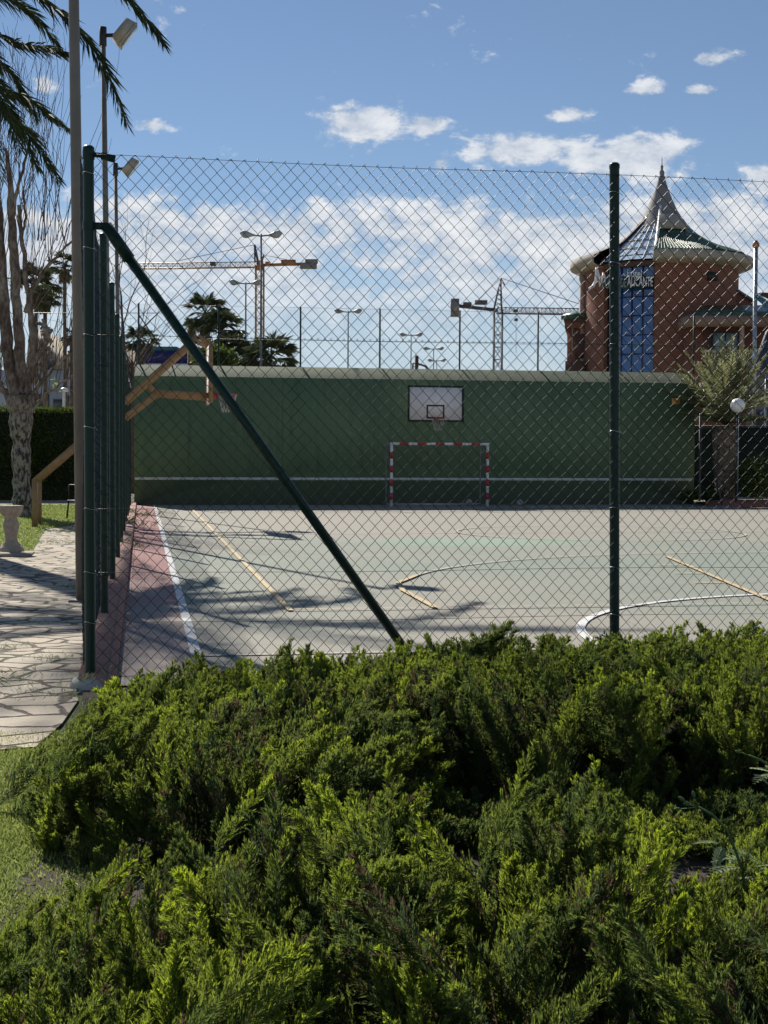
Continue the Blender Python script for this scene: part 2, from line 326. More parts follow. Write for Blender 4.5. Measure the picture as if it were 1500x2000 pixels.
# ------------------------------------------------------------------ mesh helpers
class MB:
    def __init__(s): s.V = []; s.F = {3: [], 4: []}; s.n = 0; s.NG = []; s.tone = []
    def add(s, V, F, tone=None):
        V = np.asarray(V, float).reshape(-1, 3)
        s.V.append(V)
        if isinstance(F, np.ndarray): s.F[F.shape[1]].append(F + s.n)
        else:
            for f in F:
                if len(f) in (3, 4): s.F[len(f)].append(np.array([f]) + s.n)
                else: s.NG.append([i + s.n for i in f])
        s.tone.append(np.full(len(V), 0.5) if tone is None else np.broadcast_to(np.asarray(tone, float), (len(V),)))
        s.n += len(V); return s
    def box(s, a, b):
        (x0, y0, z0), (x1, y1, z1) = a, b
        x0, x1 = min(x0, x1), max(x0, x1); y0, y1 = min(y0, y1), max(y0, y1); z0, z1 = min(z0, z1), max(z0, z1)
        V = [(x0,y0,z0),(x1,y0,z0),(x1,y1,z0),(x0,y1,z0),(x0,y0,z1),(x1,y0,z1),(x1,y1,z1),(x0,y1,z1)]
        return s.add(V, [(0,3,2,1),(4,5,6,7),(0,1,5,4),(1,2,6,5),(2,3,7,6),(3,0,4,7)])
    def bar(s, p, q, w, h, upv=(0, 0, 1)):      # rectangular bar from p to q
        p, q = np.asarray(p, float), np.asarray(q, float); d = q-p; d /= np.linalg.norm(d)
        a = np.cross(d, upv)
        if np.linalg.norm(a) < 1e-4: a = np.cross(d, (0, 1, 0))
        a /= np.linalg.norm(a); c = np.cross(a, d)
        V = [e + a*i*w/2 + c*j*h/2 for e in (p, q) for i, j in ((-1,-1),(1,-1),(1,1),(-1,1))]
        return s.add(V, [(0,1,2,3),(7,6,5,4),(0,4,5,1),(1,5,6,2),(2,6,7,3),(3,7,4,0)])
    def tube(s, P, r, sides=8, cap=True):
        P = np.asarray(P, float); V, F = tubes(P[None], np.broadcast_to(np.asarray(r, float), (len(P),))[None], sides)
        s.add(V, F)
        if cap:
            n = s.n; b0 = n-len(V)
            s.NG.append([b0+i for i in range(sides)][::-1]); s.NG.append([n-sides+i for i in range(sides)])
        return s
    def quad(s, *p): return s.add(p, [tuple(range(len(p)))])
    def prism(s, pts, z0, z1):
        n = len(pts); V = [(x, y, z0) for x, y in pts] + [(x, y, z1) for x, y in pts]
        F = [tuple(range(n))[::-1], tuple(range(n, 2*n))] + [(i, (i+1) % n, (i+1) % n+n, i+n) for i in range(n)]
        return s.add(V, F)
    def lathe(s, prof, c, n=24, a0=0.0, a1=2*math.pi, basis=None):
        closed = abs(a1-a0-2*math.pi) < 1e-6; m = n if closed else n+1
        A = a0 + (a1-a0)*np.arange(m)/n
        ex, ey = (np.array([1, 0, 0.]), np.array([0, 1, 0.])) if basis is None else basis
        V = np.array([np.asarray(c) + ex*r*math.cos(a) + ey*r*math.sin(a) + np.array([0, 0, z]) for r, z in prof for a in A])
        F = [(i*m+j, i*m+(j+1) % m, (i+1)*m+(j+1) % m, (i+1)*m+j) for i in range(len(prof)-1) for j in range(n)]
        return s.add(V, F)
    def build(s, name, m, parent=None, smooth=False, loc=None):
        V = np.concatenate(s.V)
        origin = np.array(parent['_o']) if parent is not None else (np.asarray(loc, float) if loc is not None else np.zeros(3))
        V = V - origin
        me = bpy.data.meshes.new(name)
        F3 = np.concatenate(s.F[3]) if s.F[3] else np.zeros((0, 3), int)
        F4 = np.concatenate(s.F[4]) if s.F[4] else np.zeros((0, 4), int)
        loops = np.concatenate([F3.ravel(), F4.ravel(), np.array([i for f in s.NG for i in f], int)]).astype(np.int32)
        tot = np.concatenate([np.full(len(F3), 3), np.full(len(F4), 4), np.array([len(f) for f in s.NG], int)]).astype(np.int32)
        st = np.concatenate([[0], np.cumsum(tot)[:-1]]).astype(np.int32)
        me.vertices.add(len(V)); me.vertices.foreach_set('co', V.astype(np.float32).ravel())
        me.loops.add(len(loops)); me.loops.foreach_set('vertex_index', loops)
        me.polygons.add(len(tot)); me.polygons.foreach_set('loop_start', st); me.polygons.foreach_set('loop_total', tot)
        if smooth: me.polygons.foreach_set('use_smooth', np.ones(len(tot), bool))
        me.update(calc_edges=True); me.validate()
        t = np.concatenate(s.tone)
        if len(np.unique(t[:2000])) > 1 or t.min() != t.max():
            at = me.attributes.new('tone', 'FLOAT', 'POINT'); at.data.foreach_set('value', t.astype(np.float32))
        me.materials.append(M[m] if isinstance(m, str) else m)
        o = bpy.data.objects.new(name, me); COL.objects.link(o)
        o['_o'] = [float(x) for x in origin] if parent is None else [float(x) for x in origin]
        if parent is not None: o.parent = parent
        else: o.location = origin
        if parent is None: o['_top'] = 1
        return o
def tubes(P, Rr, sides):
    """P (W,K,3) polylines, Rr (W,K) radii -> verts, quads"""
    W, K, _ = P.shape
    T = np.empty_like(P); T[:, 1:-1] = P[:, 2:]-P[:, :-2]; T[:, 0] = P[:, 1]-P[:, 0]; T[:, -1] = P[:, -1]-P[:, -2]
    T /= np.maximum(np.linalg.norm(T, axis=2, keepdims=True), 1e-9)
    ref = np.zeros((W, 1, 3)); mean = P[:, -1]-P[:, 0]
    horiz = np.abs(mean[:, 1]) > 0.75*np.linalg.norm(mean, axis=1)+1e-9
    ref[:, 0, 1] = 1; ref[horiz, 0] = (1, 0, 0)
    A = np.cross(T, ref); A /= np.maximum(np.linalg.norm(A, axis=2, keepdims=True), 1e-6)
    B = np.cross(T, A)
    ang = np.arange(sides)/sides*2*np.pi
    V = P[:, :, None] + Rr[:, :, None, None]*(A[:, :, None]*np.cos(ang)[None, None, :, None] + B[:, :, None]*np.sin(ang)[None, None, :, None])
    idx = np.arange(W*K*sides).reshape(W, K, sides)
    nx = np.roll(idx, -1, axis=2)
    F = np.stack([idx[:, :-1], nx[:, :-1], nx[:, 1:], idx[:, 1:]], axis=-1).reshape(-1, 4)
    return V.reshape(-1, 3), F
def tag(o, label=None, cat=None, group=None, kind=None):
    if label: o['label'] = label
    if cat: o['category'] = cat
    if group: o['group'] = group
    if kind: o['kind'] = kind
    return o
def thing(name, label, cat, loc, group=None):
    o = bpy.data.objects.new(name, None); COL.objects.link(o); o.empty_display_size = 0.2
    o.location = [float(x) for x in loc]; o['_o'] = [float(x) for x in loc]
    return tag(o, label, cat, group)
def copy_tree(o, loc=None, label=None, parent=None):
    c = o.copy(); COL.objects.link(c); c.parent = parent
    if loc is not None: c.location = [float(x) for x in loc]
    if label: c['label'] = label
    for ch in [x for x in bpy.data.objects if x.parent == o]: copy_tree(ch, None, None, c)
    return c
def rnd(a, b): return random.uniform(a, b)

# blades : each a thin kite of two triangles
def blades(mb, base, d, L, w, tone, droop=0.0, side=None):
    n = len(base); d = d/np.linalg.norm(d, axis=1, keepdims=True)
    if side is None:
        side = np.cross(d, RNG.normal(size=(n, 3)))
    side = side/np.maximum(np.linalg.norm(side, axis=1, keepdims=True), 1e-6)
    L = L[:, None]; w = w[:, None]
    mid = base + d*L*0.45 + side*w/2; mid2 = base + d*L*0.45 - side*w/2
    tip = base + d*L; tip[:, 2] -= (L[:, 0]*droop)
    V = np.stack([base, mid, tip, mid2], 1).reshape(-1, 3)
    i = np.arange(n)[:, None]*4
    mb.add(V, np.concatenate([i+np.array([[0, 1, 2]]), i+np.array([[0, 2, 3]])]), np.repeat(tone, 4))
def twigs3(mb, base, d, L, r, tone):       # little scale-leaf twigs: spindles of six faces
    n = len(base); d = d/np.linalg.norm(d, axis=1, keepdims=True)
    a = np.cross(d, RNG.normal(size=(n, 3))); a /= np.maximum(np.linalg.norm(a, axis=1, keepdims=True), 1e-6); b = np.cross(d, a)
    m = base + d*(L*0.5)[:, None]; r = r[:, None]
    V = np.stack([base, m+a*r, m-a*r*0.5+b*r*0.87, m-a*r*0.5-b*r*0.87, base+d*L[:, None]], 1).reshape(-1, 3)
    i = np.arange(n)[:, None]*5
    F = np.concatenate([i+np.array([x]) for x in ([0,2,1],[0,3,2],[0,1,3],[4,1,2],[4,2,3],[4,3,1])])
    mb.add(V, F, np.repeat(tone, 5))
def twigs1(mb, base, d, L, r, tone):       # cheaper: three faces
    n = len(base); d = d/np.linalg.norm(d, axis=1, keepdims=True)
    a = np.cross(d, RNG.normal(size=(n, 3))); a /= np.maximum(np.linalg.norm(a, axis=1, keepdims=True), 1e-6); b = np.cross(d, a)
    r = r[:, None]
    V = np.stack([base+a*r, base-a*r*0.5+b*r*0.87, base-a*r*0.5-b*r*0.87, base+d*L[:, None]], 1).reshape(-1, 3)
    i = np.arange(n)[:, None]*4
    mb.add(V, np.concatenate([i+np.array([x]) for x in ([3,0,1],[3,1,2],[3,2,0])]), np.repeat(tone, 4))

# ------------------------------------------------------------------ light, world, camera
SD = np.array([-0.36, 1.2, 1.0]); SD /= np.linalg.norm(SD)      # direction towards the sun
EL = math.asin(SD[2]); 
sun = bpy.data.lights.new('sun', 'SUN'); sun.energy = 4.0; sun.angle = R(0.55); sun.color = (1.0, 0.94, 0.84)
so = bpy.data.objects.new('sun', sun); COL.objects.link(so); so.rotation_euler = Vector(SD).to_track_quat('Z', 'Y').to_euler()
so.location = (0, 0, 30)
w = bpy.data.worlds.new('World'); scene.world = w; w.use_nodes = True
nt = w.node_tree; bg = nt.nodes['Background']
sky = N(nt, 'ShaderNodeTexSky', sky_type='NISHITA'); sky.sun_disc = False
sky.sun_elevation = EL; sky.sun_rotation = math.atan2(SD[0], SD[1]); sky.air_density = 0.85; sky.dust_density = 0.0; sky.ozone_density = 3.0
tc = N(nt, 'ShaderNodeTexCoord'); s = sepxyz(nt, tc.outputs['Generated'])
az = mathn(nt, 'ARCTAN2', s[0], s[1]); el = mathn(nt, 'ARCSINE', s[2])
def azel(px, py):
    d = ray(px, py); d = d/np.linalg.norm(d); return math.atan2(d[0], d[1]), math.asin(d[2])
cv = N(nt, 'ShaderNodeCombineXYZ'); nt.links.new(az, cv.inputs[0]); nt.links.new(mathn(nt, 'MULTIPLY', el, 1.7), cv.inputs[1])
nA = noise(nt, 16, 8, 0.62, cv.outputs[0], 0.35); nB = noise(nt, 42, 7, 0.65, cv.outputs[0], 0.2); nC = noise(nt, 6, 3, 0.5, cv.outputs[0])
def blob(px, py, a, b):
    u, v = azel(px, py); a /= FPX; b /= FPX
    x = mathn(nt, 'DIVIDE', mathn(nt, 'SUBTRACT', az, u), a); y = mathn(nt, 'DIVIDE', mathn(nt, 'SUBTRACT', el, v), b)
    # flatter below than above
    return mathn(nt, 'SUBTRACT', 1.0, mathn(nt, 'SQRT', mathn(nt, 'ADD', mathn(nt, 'MULTIPLY', x, x), mathn(nt, 'MULTIPLY', y, y))))
blobs = [blob(700, 240, 150, 62), blob(830, 240, 70, 32), blob(1010, 290, 190, 44), blob(1240, 305, 230, 62), blob(295, 245, 62, 18), blob(1105, 222, 62, 26),
         blob(1395, 112, 70, 22), blob(1370, 176, 60, 16), blob(1262, 172, 50, 16), blob(1500, 350, 70, 50), blob(85, 165, 50, 26), blob(860, 318, 45, 30)]
mk = blobs[0]
for b_ in blobs[1:]: mk = mathn(nt, 'MAXIMUM', mk, b_)
dens1 = mathn(nt, 'ADD', mathn(nt, 'MULTIPLY', mk, 1.0), mathn(nt, 'ADD', mathn(nt, 'MULTIPLY', mathn(nt, 'SUBTRACT', nA, 0.5), 2.3), mathn(nt, 'MULTIPLY', mathn(nt, 'SUBTRACT', nB, 0.5), 1.8)))
ss = N(nt, 'ShaderNodeMapRange', interpolation_type='SMOOTHSTEP'); ss.inputs['From Min'].default_value = 0.22; ss.inputs['From Max'].default_value = 0.75; ss.inputs['To Max'].default_value = 0.85
nt.links.new(dens1, ss.inputs[0])
# the broken deck low over the horizon
ev = lambda py: azel(750, py)[1]
def srange(v, a, b, lo=0.0, hi=1.0):
    m = N(nt, 'ShaderNodeMapRange', interpolation_type='SMOOTHSTEP'); m.inputs['From Min'].default_value = a; m.inputs['From Max'].default_value = b
    m.inputs['To Min'].default_value = lo; m.inputs['To Max'].default_value = hi
    nt.links.new(v, m.inputs[0]); return m.outputs[0]
topm = srange(el, ev(455), ev(325), 1, 0); lowm = srange(el, ev(690), ev(500), 0.25, 1)
deck = mathn(nt, 'ADD', mathn(nt, 'MULTIPLY', mathn(nt, 'SUBTRACT', nA, 0.44), 3.0), mathn(nt, 'MULTIPLY', mathn(nt, 'SUBTRACT', nB, 0.5), 1.9))
deck = mathn(nt, 'ADD', deck, mathn(nt, 'SUBTRACT', mathn(nt, 'MULTIPLY', topm, 1.12), 0.55))
deck = mathn(nt, 'ADD', deck, mathn(nt, 'MULTIPLY', mathn(nt, 'SUBTRACT', nC, 0.5), 0.8))
dk = mathn(nt, 'MULTIPLY', srange(deck, 0.05, 0.75, 0.0, 0.92), lowm)
dens = mathn(nt, 'MAXIMUM', ss.outputs[0], dk)
shade = srange(mathn(nt, 'ADD', mathn(nt, 'MULTIPLY', nB, 0.6), mathn(nt, 'MULTIPLY', nA, 0.4)), 0.36, 0.66)
SKY = 0.050
cloudc = mixc(nt, shade, (0.27, 0.31, 0.37), (0.53, 0.535, 0.54))
skyc = N(nt, 'ShaderNodeVectorMath', operation='SCALE'); skyc.inputs['Scale'].default_value = SKY
nt.links.new(sky.outputs[0], skyc.inputs[0])
# thin milky veil low down
veil = mathn(nt, 'MULTIPLY', srange(el, ev(900), ev(330), 1.0, 0.0), 0.75)
base = mixc(nt, veil, mixc(nt, 0.10, skyc.outputs[0], (0.17, 0.20, 0.235)), (0.33, 0.40, 0.46))
nt.links.new(mixc(nt, dens, base, cloudc), bg.inputs[0]); bg.inputs[1].default_value = 1.0

cam = bpy.data.cameras.new('camera'); co = bpy.data.objects.new('camera', cam); COL.objects.link(co)
cam.sensor_fit = 'VERTICAL'; cam.sensor_height = 24.0; cam.lens = FPX/2000*24.0; cam.clip_start = 0.1; cam.clip_end = 20000
from mathutils import Matrix
mm = Matrix([[rt[0], up[0], -fw[0], 0], [rt[1], up[1], -fw[1], 0], [rt[2], up[2], -fw[2], CH], [0, 0, 0, 1]])
co.matrix_world = mm; scene.camera = co
scene.view_settings.view_transform = 'Standard'; scene.view_settings.look = 'None'
scene.view_settings.exposure = 0.78; scene.view_settings.gamma = 1.0
scene.cycles.max_bounces = 8; scene.cycles.transparent_max_bounces = 8

# ------------------------------------------------------------------ ground, court, paths
def struct(o): return tag(o, kind='structure')
S = 6000
struct(MB().quad((-S, -S, -0.06), (S, -S, -0.06), (S, S, -0.06), (-S, S, -0.06)).build('ground', 'ground'))
CX0, CX1, CY0, CY1 = -0.17, 19.2, 9.75, 46.6
struct(MB().quad((CX0, CY0, 0), (CX1, CY0, 0), (CX1, CY1, 0), (CX0, CY1, 0)).build('court', 'court'))
struct(MB().quad((CX0+.002, CY0+.4, 0.004), (0.385, CY0+.4, 0.004), (0.385, CY1-.02, 0.004), (CX0+.002, CY1-.02, 0.004)).build('court_red_border', 'red_zone'))
def stripe(mb, pts, wd, z):
    pts = [np.array(p, float) for p in pts]
    for i in range(len(pts)-1): pass
    L = []; Rr_ = []
    for i, p in enumerate(pts):
        a = pts[max(i-1, 0)]; b = pts[min(i+1, len(pts)-1)]; d = b-a; d /= np.linalg.norm(d); nrm = np.array([-d[1], d[0]])*wd/2
        L.append((*(p+nrm), z)); Rr_.append((*(p-nrm), z))
    n = len(pts); mb.add(L+Rr_, [(i+n, i+1+n, i+1, i) for i in range(n-1)])
def arc(cx, cy_, r, a0, a1, n=40): return [(cx+r*math.cos(R(a0+(a1-a0)*i/n)), cy_+r*math.sin(R(a0+(a1-a0)*i/n))) for i in range(n+1)]
mb = MB(); stripe(mb, [(0.42, 11.1), (0.42, 46.4)], 0.085, 0.009)
stripe(mb, arc(8.0, 11.14, 4.25, 180, 90) + [(11.0, 15.39)] + arc(11.0, 11.14, 4.25, 90, 0)[1:], 0.085, 0.013)
struct(mb.build('court_white_lines', 'line_white'))
mb = MB(); stripe(mb, [(0.47, 28.7), (18.6, 28.7)], 0.07, 0.009); stripe(mb, [(0.47, 11.1), (18.6, 11.1)], 0.06, 0.009); stripe(mb, arc(9.5, 28.7, 3.0, 0, 360, 60), 0.07, 0.013)
stripe(mb, arc(8.0, 46.3, 6.0, 180, 270) + [(11.0, 40.3)] + arc(11.0, 46.3, 6.0, 270, 360)[1:], 0.07, 0.013)
stripe(mb, arc(9.55, 15.75, 6.5, 160, 20, 50), 0.06, 0.017)
struct(mb.build('court_faded_lines', 'line_faded'))
mb = MB(); stripe(mb, [(1.48, 14.2), (1.48, 44.0)], 0.06, 0.017)
stripe(mb, [(2.98, 14.28), (3.0, 16.2), (3.12, 17.2), arc(9.55, 15.75, 6.5, 160, 20, 50)[0], arc(9.55, 15.75, 6.5, 160, 20, 50)[1]], 0.07, 0.021)
stripe(mb, [(6.72, 14.28), (8.2, 21.4)], 0.065, 0.021)
for k in range(3):
    p = np.array([8.2, 21.4])*(0.35+0.2*k) + np.array([6.72, 14.28])*(0.65-0.2*k); stripe(mb, [p+(-0.42, 0.05), p+(-0.05, 0.0)], 0.06, 0.017)
struct(mb.build('court_yellow_lines', 'line_yellow'))
mb = MB(); stripe(mb, [(1.52, 14.25), (18.0, 14.25)], 0.05, 0.025)
struct(mb.build('court_pale_yellow_line', 'line_yellow_faded'))
# kerbs
o = MB().box((-0.42, 9.70, -0.05), (-0.172, 46.3, 0.085)).build('kerb', 'kerb'); struct(o)
wr = PY(1355, 990, 46.6)[0]
kx = PY(1432, 990, 45.0)[0]
struct(MB().box((wr+0.02, 45.4, -0.05), (kx+20, 45.65, 0.20)).build('far_kerb', 'red_zone'))
struct(MB().quad((wr+0.02, 45.65, 0.19), (kx+20, 45.65, 0.19), (kx+20, 52, 0.19), (wr+0.02, 52, 0.19)).build('far_pavement', 'paving'))
# paving, lawn, beds on the left
P1 = [(-0.43, 9.62), (-0.40, 9.2), (-0.46, 8.4), (-0.56, 7.75), (-2.2, 7.35), (-9, 7.1), (-30, 7.0), (-30, 60), (-0.43, 60)]
struct(MB().add([(x, y, 0.0) for x, y in P1], [tuple(range(len(P1)))]).build('stone_paving', 'paving'))
mb = MB(); L1 = [G(-500, 1078)[:2], G(38, 1078)[:2], G(62, 1080)[:2], G(82, 1045)[:2], G(90, 1034)[:2], G(152, 1024)[:2], G(205, 1015)[:2], G(205, 986)[:2], G(80, 987)[:2], G(-400, 990)[:2]]
mb.add([(x, y, 0.006) for x, y in L1], [tuple(range(len(L1)))])
struct(mb.build('far_lawn', 'lawn'))
L2 = [(-0.58, 7.72), (-2.2, 7.33), (-9, 7.08), (-12, 7), (-12, -4), (8, -4), (8, 9.5), (-0.42, 9.5), (-0.48, 8.4)]
struct(MB().add([(x, y, -0.02) for x, y in L2][::-1], [tuple(range(len(L2)))]).build('near_lawn', 'lawn'))
L3 = [C(-1.0, 1.8), C(2.6, 1.8), (12, 6, 0), (12, 9.744, 0), (-0.39, 9.744, 0), (-0.38, 9.2, 0), (-0.44, 8.4, 0), (-0.5, 7.6, 0), C(-1.45, 6.2), C(-1.25, 4.4), C(-1.0, 3.0)]
struct(MB().add([(p[0], p[1], -0.012) for p in L3], [tuple(range(len(L3)))]).build('planting_bed', 'soil'))

# ------------------------------------------------------------------ grass as stuff
def scatter_grass(name, polyfn, n, hmin, hmax, label_mat='grass', width=0.006):
    mb = MB(); pts = polyfn(n); n = len(pts)
    d = RNG.normal(size=(n, 3))*0.45; d[:, 2] = 1
    L = RNG.uniform(hmin, hmax, n); t = RNG.uniform(0, 1, n)
    blades(mb, pts, d, L, np.full(n, width)*RNG.uniform(0.6, 1.5, n), t, 0.15)
    return tag(mb.build(name, label_mat), kind='stuff')
def near_pts(n):
    X = RNG.uniform(-2.4, -0.65, n); Z = RNG.uniform(2.4, 8.0, n)
    P = np.stack([X*cy+Z*sy, -X*sy+Z*cy, np.full(n, -0.02)], 1)
    keep = (P[:, 1] < 7.35+0.25*(P[:, 0]+2.2)) | ((P[:, 0] > -0.8) & (P[:, 1] < 8.2))
    keep &= X < -0.60-0.07*Z
    cl = np.sin(P[:, 0]*7+1)*np.sin(P[:, 1]*5)+RNG.normal(size=n)*0.5
    return P[keep & (cl > -0.7)]
tag(scatter_grass('lawn_grass', near_pts, 170000, 0.012, 0.042, width=0.005), 'short light green lawn grass beside the juniper shrubs')
def far_pts(n):
    P = []
    poly = np.array(L1); x0, y0 = poly.min(0); x1, y1 = poly.max(0); x0 = max(x0, -9)
    q = np.stack([RNG.uniform(x0, x1, n), RNG.uniform(y0, y1, n)], 1)
    inside = np.zeros(n, bool); j = len(poly)-1
    for i in range(len(poly)):
        xi, yi = poly[i]; xj, yj = poly[j]
        c = ((yi > q[:, 1]) != (yj > q[:, 1])) & (q[:, 0] < (xj-xi)*(q[:, 1]-yi)/(yj-yi+1e-12)+xi)
        inside ^= c; j = i
    q = q[inside]; return np.column_stack([q, np.full(len(q), 0.006)])
tag(scatter_grass('garden_grass', far_pts, 60000, 0.03, 0.08, width=0.02), 'bright green lawn grass between the paved garden paths')
def straw_pts(n):
    X = RNG.normal(-0.95, 0.10, n); Z = RNG.normal(2.75, 0.35, n); return np.stack([X*cy+Z*sy, -X*sy+Z*cy, np.full(n, -0.01)], 1)
mb = MB(); pts = straw_pts(2500); n = len(pts); d = RNG.normal(size=(n, 3)); d[:, 2] = np.abs(d[:, 2])*0.15
blades(mb, pts+[0, 0, 0.01], d, RNG.uniform(0.02, 0.08, n), np.full(n, 0.004), RNG.uniform(0, 1, n))
tag(mb.build('dry_clippings', 'dry_grass'), 'dry straw clippings on the ground left of the front juniper', kind='stuff')
mb = MB(); n = 14000; X = RNG.uniform(-1.4, 2.6, n); Z = RNG.uniform(2.2, 9.2, n); P_ = np.stack([X*cy+Z*sy, -X*sy+Z*cy, np.full(n, -0.008)], 1)
P_ = P_[(P_[:, 0] > -0.36) | (Z < 6.0)]; n = len(P_); d = RNG.normal(size=(n, 3)); d[:, 2] = np.abs(d[:, 2])*.12
blades(mb, P_, d, RNG.uniform(.015, .06, n), np.full(n, .004), RNG.uniform(-.2, .6, n))
tag(mb.build('needle_litter', 'needle_brown'), 'brown fallen needles and twigs on the soil under the juniper shrubs', kind='stuff')
# weeds in paving joints and along the kerb
mb = MB()
for (px, py, nn, sp, hh) in ((70, 1218, 90, 0.10, 0.06), (105, 1288, 110, 0.09, 0.06), (60, 1345, 90, 0.30, 0.07), (8, 1268, 80, 0.12, 0.08), (110, 1345, 70, 0.2, 0.09), (100, 1062, 90, 0.25, 0.15),
                             (140, 1150, 90, 0.12, 0.12), (255, 1070, 60, 0.15, 0.2), (262, 1030, 90, 0.25, 0.35), (268, 1010, 90, 0.3, 0.35), (150, 1358, 60, .1, .10), (5, 1330, 80, .15, .1), (130, 1040, 120, .4, .2)):
    c = G(px, py); q = np.column_stack([RNG.normal(c[0], sp, nn), RNG.normal(c[1], sp*1.2, nn), np.zeros(nn)+0.002])
    q[:, 2] = np.where((q[:, 0] > -0.42) & (q[:, 0] < -0.17), 0.085, 0.002)
    d = RNG.normal(size=(nn, 3))*0.6; d[:, 2] = 1; blades(mb, q, d, RNG.uniform(0.4, 1, nn)*hh, np.full(nn, 0.0035), RNG.uniform(0.2, 1, nn), 0.2)
tag(mb.build('paving_weeds', 'weed'), 'thin weeds growing in the joints of the stone paving', kind='stuff')

# ------------------------------------------------------------------ chain link
CW, CHH, WR = 0.0915, 0.100, 0.0019
def chainlink(mb, origin, dirv, nrm, length, z0, z1, fine=True, wr=WR, cw=CW, ch=CHH, sides=4, wob=0.006):
    origin = np.array(origin, float); dirv = np.array(dirv, float); nrm = np.array(nrm, float)
    W = int(length/(cw/2)); K = int(round((z1-z0)/(ch/2)))+1
    i = np.arange(W)[:, None]; k = np.arange(K)[None, :]
    right = ((k+i) % 2).astype(float)
    U = i*cw/2 + right*cw/2; Zz = z1 - k*ch/2 + 0*i
    Nn = np.where(right > 0, 1, -1)*wr*1.1*1.0
    if fine:
        # two extra points per half cell give the rounded bends
        U2 = np.zeros((W, (K-1)*3+1)); Z2 = np.zeros_like(U2); N2 = np.zeros_like(U2)
        du = U[:, 1:]-U[:, :-1]; f = 0.14
        U2[:, 0::3] = U - (right*2-1)*0.0016; Z2[:, 0::3] = Zz
        U2[:, 1::3] = U[:, :-1] + du*(f+0.012); Z2[:, 1::3] = Zz[:, :-1] - ch/2*(f+0.05)
        U2[:, 2::3] = U[:, :-1] + du*(1-f-0.012); Z2[:, 2::3] = Zz[:, :-1] - ch/2*(1-f-0.05)
        sgn = np.sign(du)*wr*1.3
        N2[:, 1::3] = sgn; N2[:, 2::3] = sgn
        U, Zz, Nn = U2, Z2, N2
    dz = wob*np.sin(U*2.1+0.7)*np.cos(Zz*1.7) + wob*0.7*np.sin(U*5.3+Zz*3.1)
    du_ = wob*np.sin(Zz*2.7+U*1.3)
    bl = 0.012*np.sin(U*1.9+1)*np.sin(Zz*2.3)
    P = origin + dirv*(U+du_)[..., None] + nrm*(Nn+bl)[..., None]; P[..., 2] = Zz+dz
    V, F = tubes(P, np.full(P.shape[:2], wr), sides); mb.add(V, F)
FY = 9.80; FX = -0.345; TOPZ = 3.57; POSTZ = 3.63
ft = thing('chain_link_fence', 'green chain-link fence panel across the front with diagonal corner brace', 'fence', (1.0, FY, 0))
mb = MB(); chainlink(mb, (FX+0.035, FY-0.045, 0), (1, 0, 0), (0, -1, 0), 9.0, 2.37, TOPZ)
# knuckled ends of the upper roll
for i in range(196):
    x = FX+0.035+i*CW/2
    for zz, sg in ((TOPZ, 1), (2.37, -1)):
        if (i % 2 == 0) == (sg > 0) or (sg < 0 and i % 2 == 0):
            mb.tube([(x-0.004, FY-0.045, zz-sg*0.004), (x, FY-0.047, zz+sg*0.009), (x+0.006, FY-0.043, zz-sg*0.004)], 0.0022, 4, False)
mb.build('upper_mesh', 'green_wire', ft)
mb = MB(); chainlink(mb, (FX+0.035+CW*0.0, FY-0.040, 0), (1, 0, 0), (0, -1, 0), 9.0, 0.02, 2.37)
mb.build('lower_mesh', 'green_wire', ft)
def hwire(z, r=0.0016, sag=0.01):
    xs = np.linspace(FX, 8.6, 70); return MB().tube([(x, FY-0.047, z-sag*math.sin((x-FX)/3.66*math.pi)**2) for x in xs], r, 5).build('tension_wire', 'green_wire', ft)
hwire(TOPZ, 0.0018, 0.012); hwire(2.37, 0.0018); hwire(1.20, 0.0016); hwire(0.77); hwire(0.43)
def post(parent, x, y, top, r=0.035, name='post'):
    mb = MB().lathe([(r, -0.1), (r, top-0.02)], (x, y, 0), 20)
    p = mb.build(name, 'green_paint', parent, True)
    MB().lathe([(r+0.003, top-0.035), (r+0.003, top-0.008), (r*0.75, top+0.004), (0.001, top+0.008)], (x, y, 0), 20).build('post_cap', 'green_paint', p, True)
    return p
for k, x in enumerate((3.32, 6.98)): post(ft, x-3.66+1.995 if False else x-1.66+0.0, FY+0.0, POSTZ) if False else None
PX1 = PY(1199.5, 1000, FY)[0]
mpo = post(ft, PX1, FY, 3.66); post(ft, PX1+3.62, FY, 3.66)
tx = (PY(1199.5, 335, FY)[0]-PY(1199.5, 1250, FY)[0])/3.3
for o_ in [mpo]+list(mpo.children):
    for v_ in o_.data.vertices: v_.co.x += tx*(v_.co.z-1.4)
cp = post(ft, FX, FY, POSTZ, 0.036, 'corner_post')
for par_, px_ in ((mpo, PX1), (cp, FX)):
    for z_ in (0.43, 0.77, 1.2, 1.75, 2.37, 2.95, 3.45):
        xo = tx*(z_-1.4) if par_ is mpo else 0
        MB().tube([(px_+xo+.040*math.cos(a_), FY+.040*math.sin(a_)-.004, z_+.006*math.sin(a_*2)) for a_ in np.linspace(0, 2*math.pi, 15)]+[(px_+xo+.052, FY-.03, z_-.02)], .0022, 5).build('wire_tie', 'steel', par_)
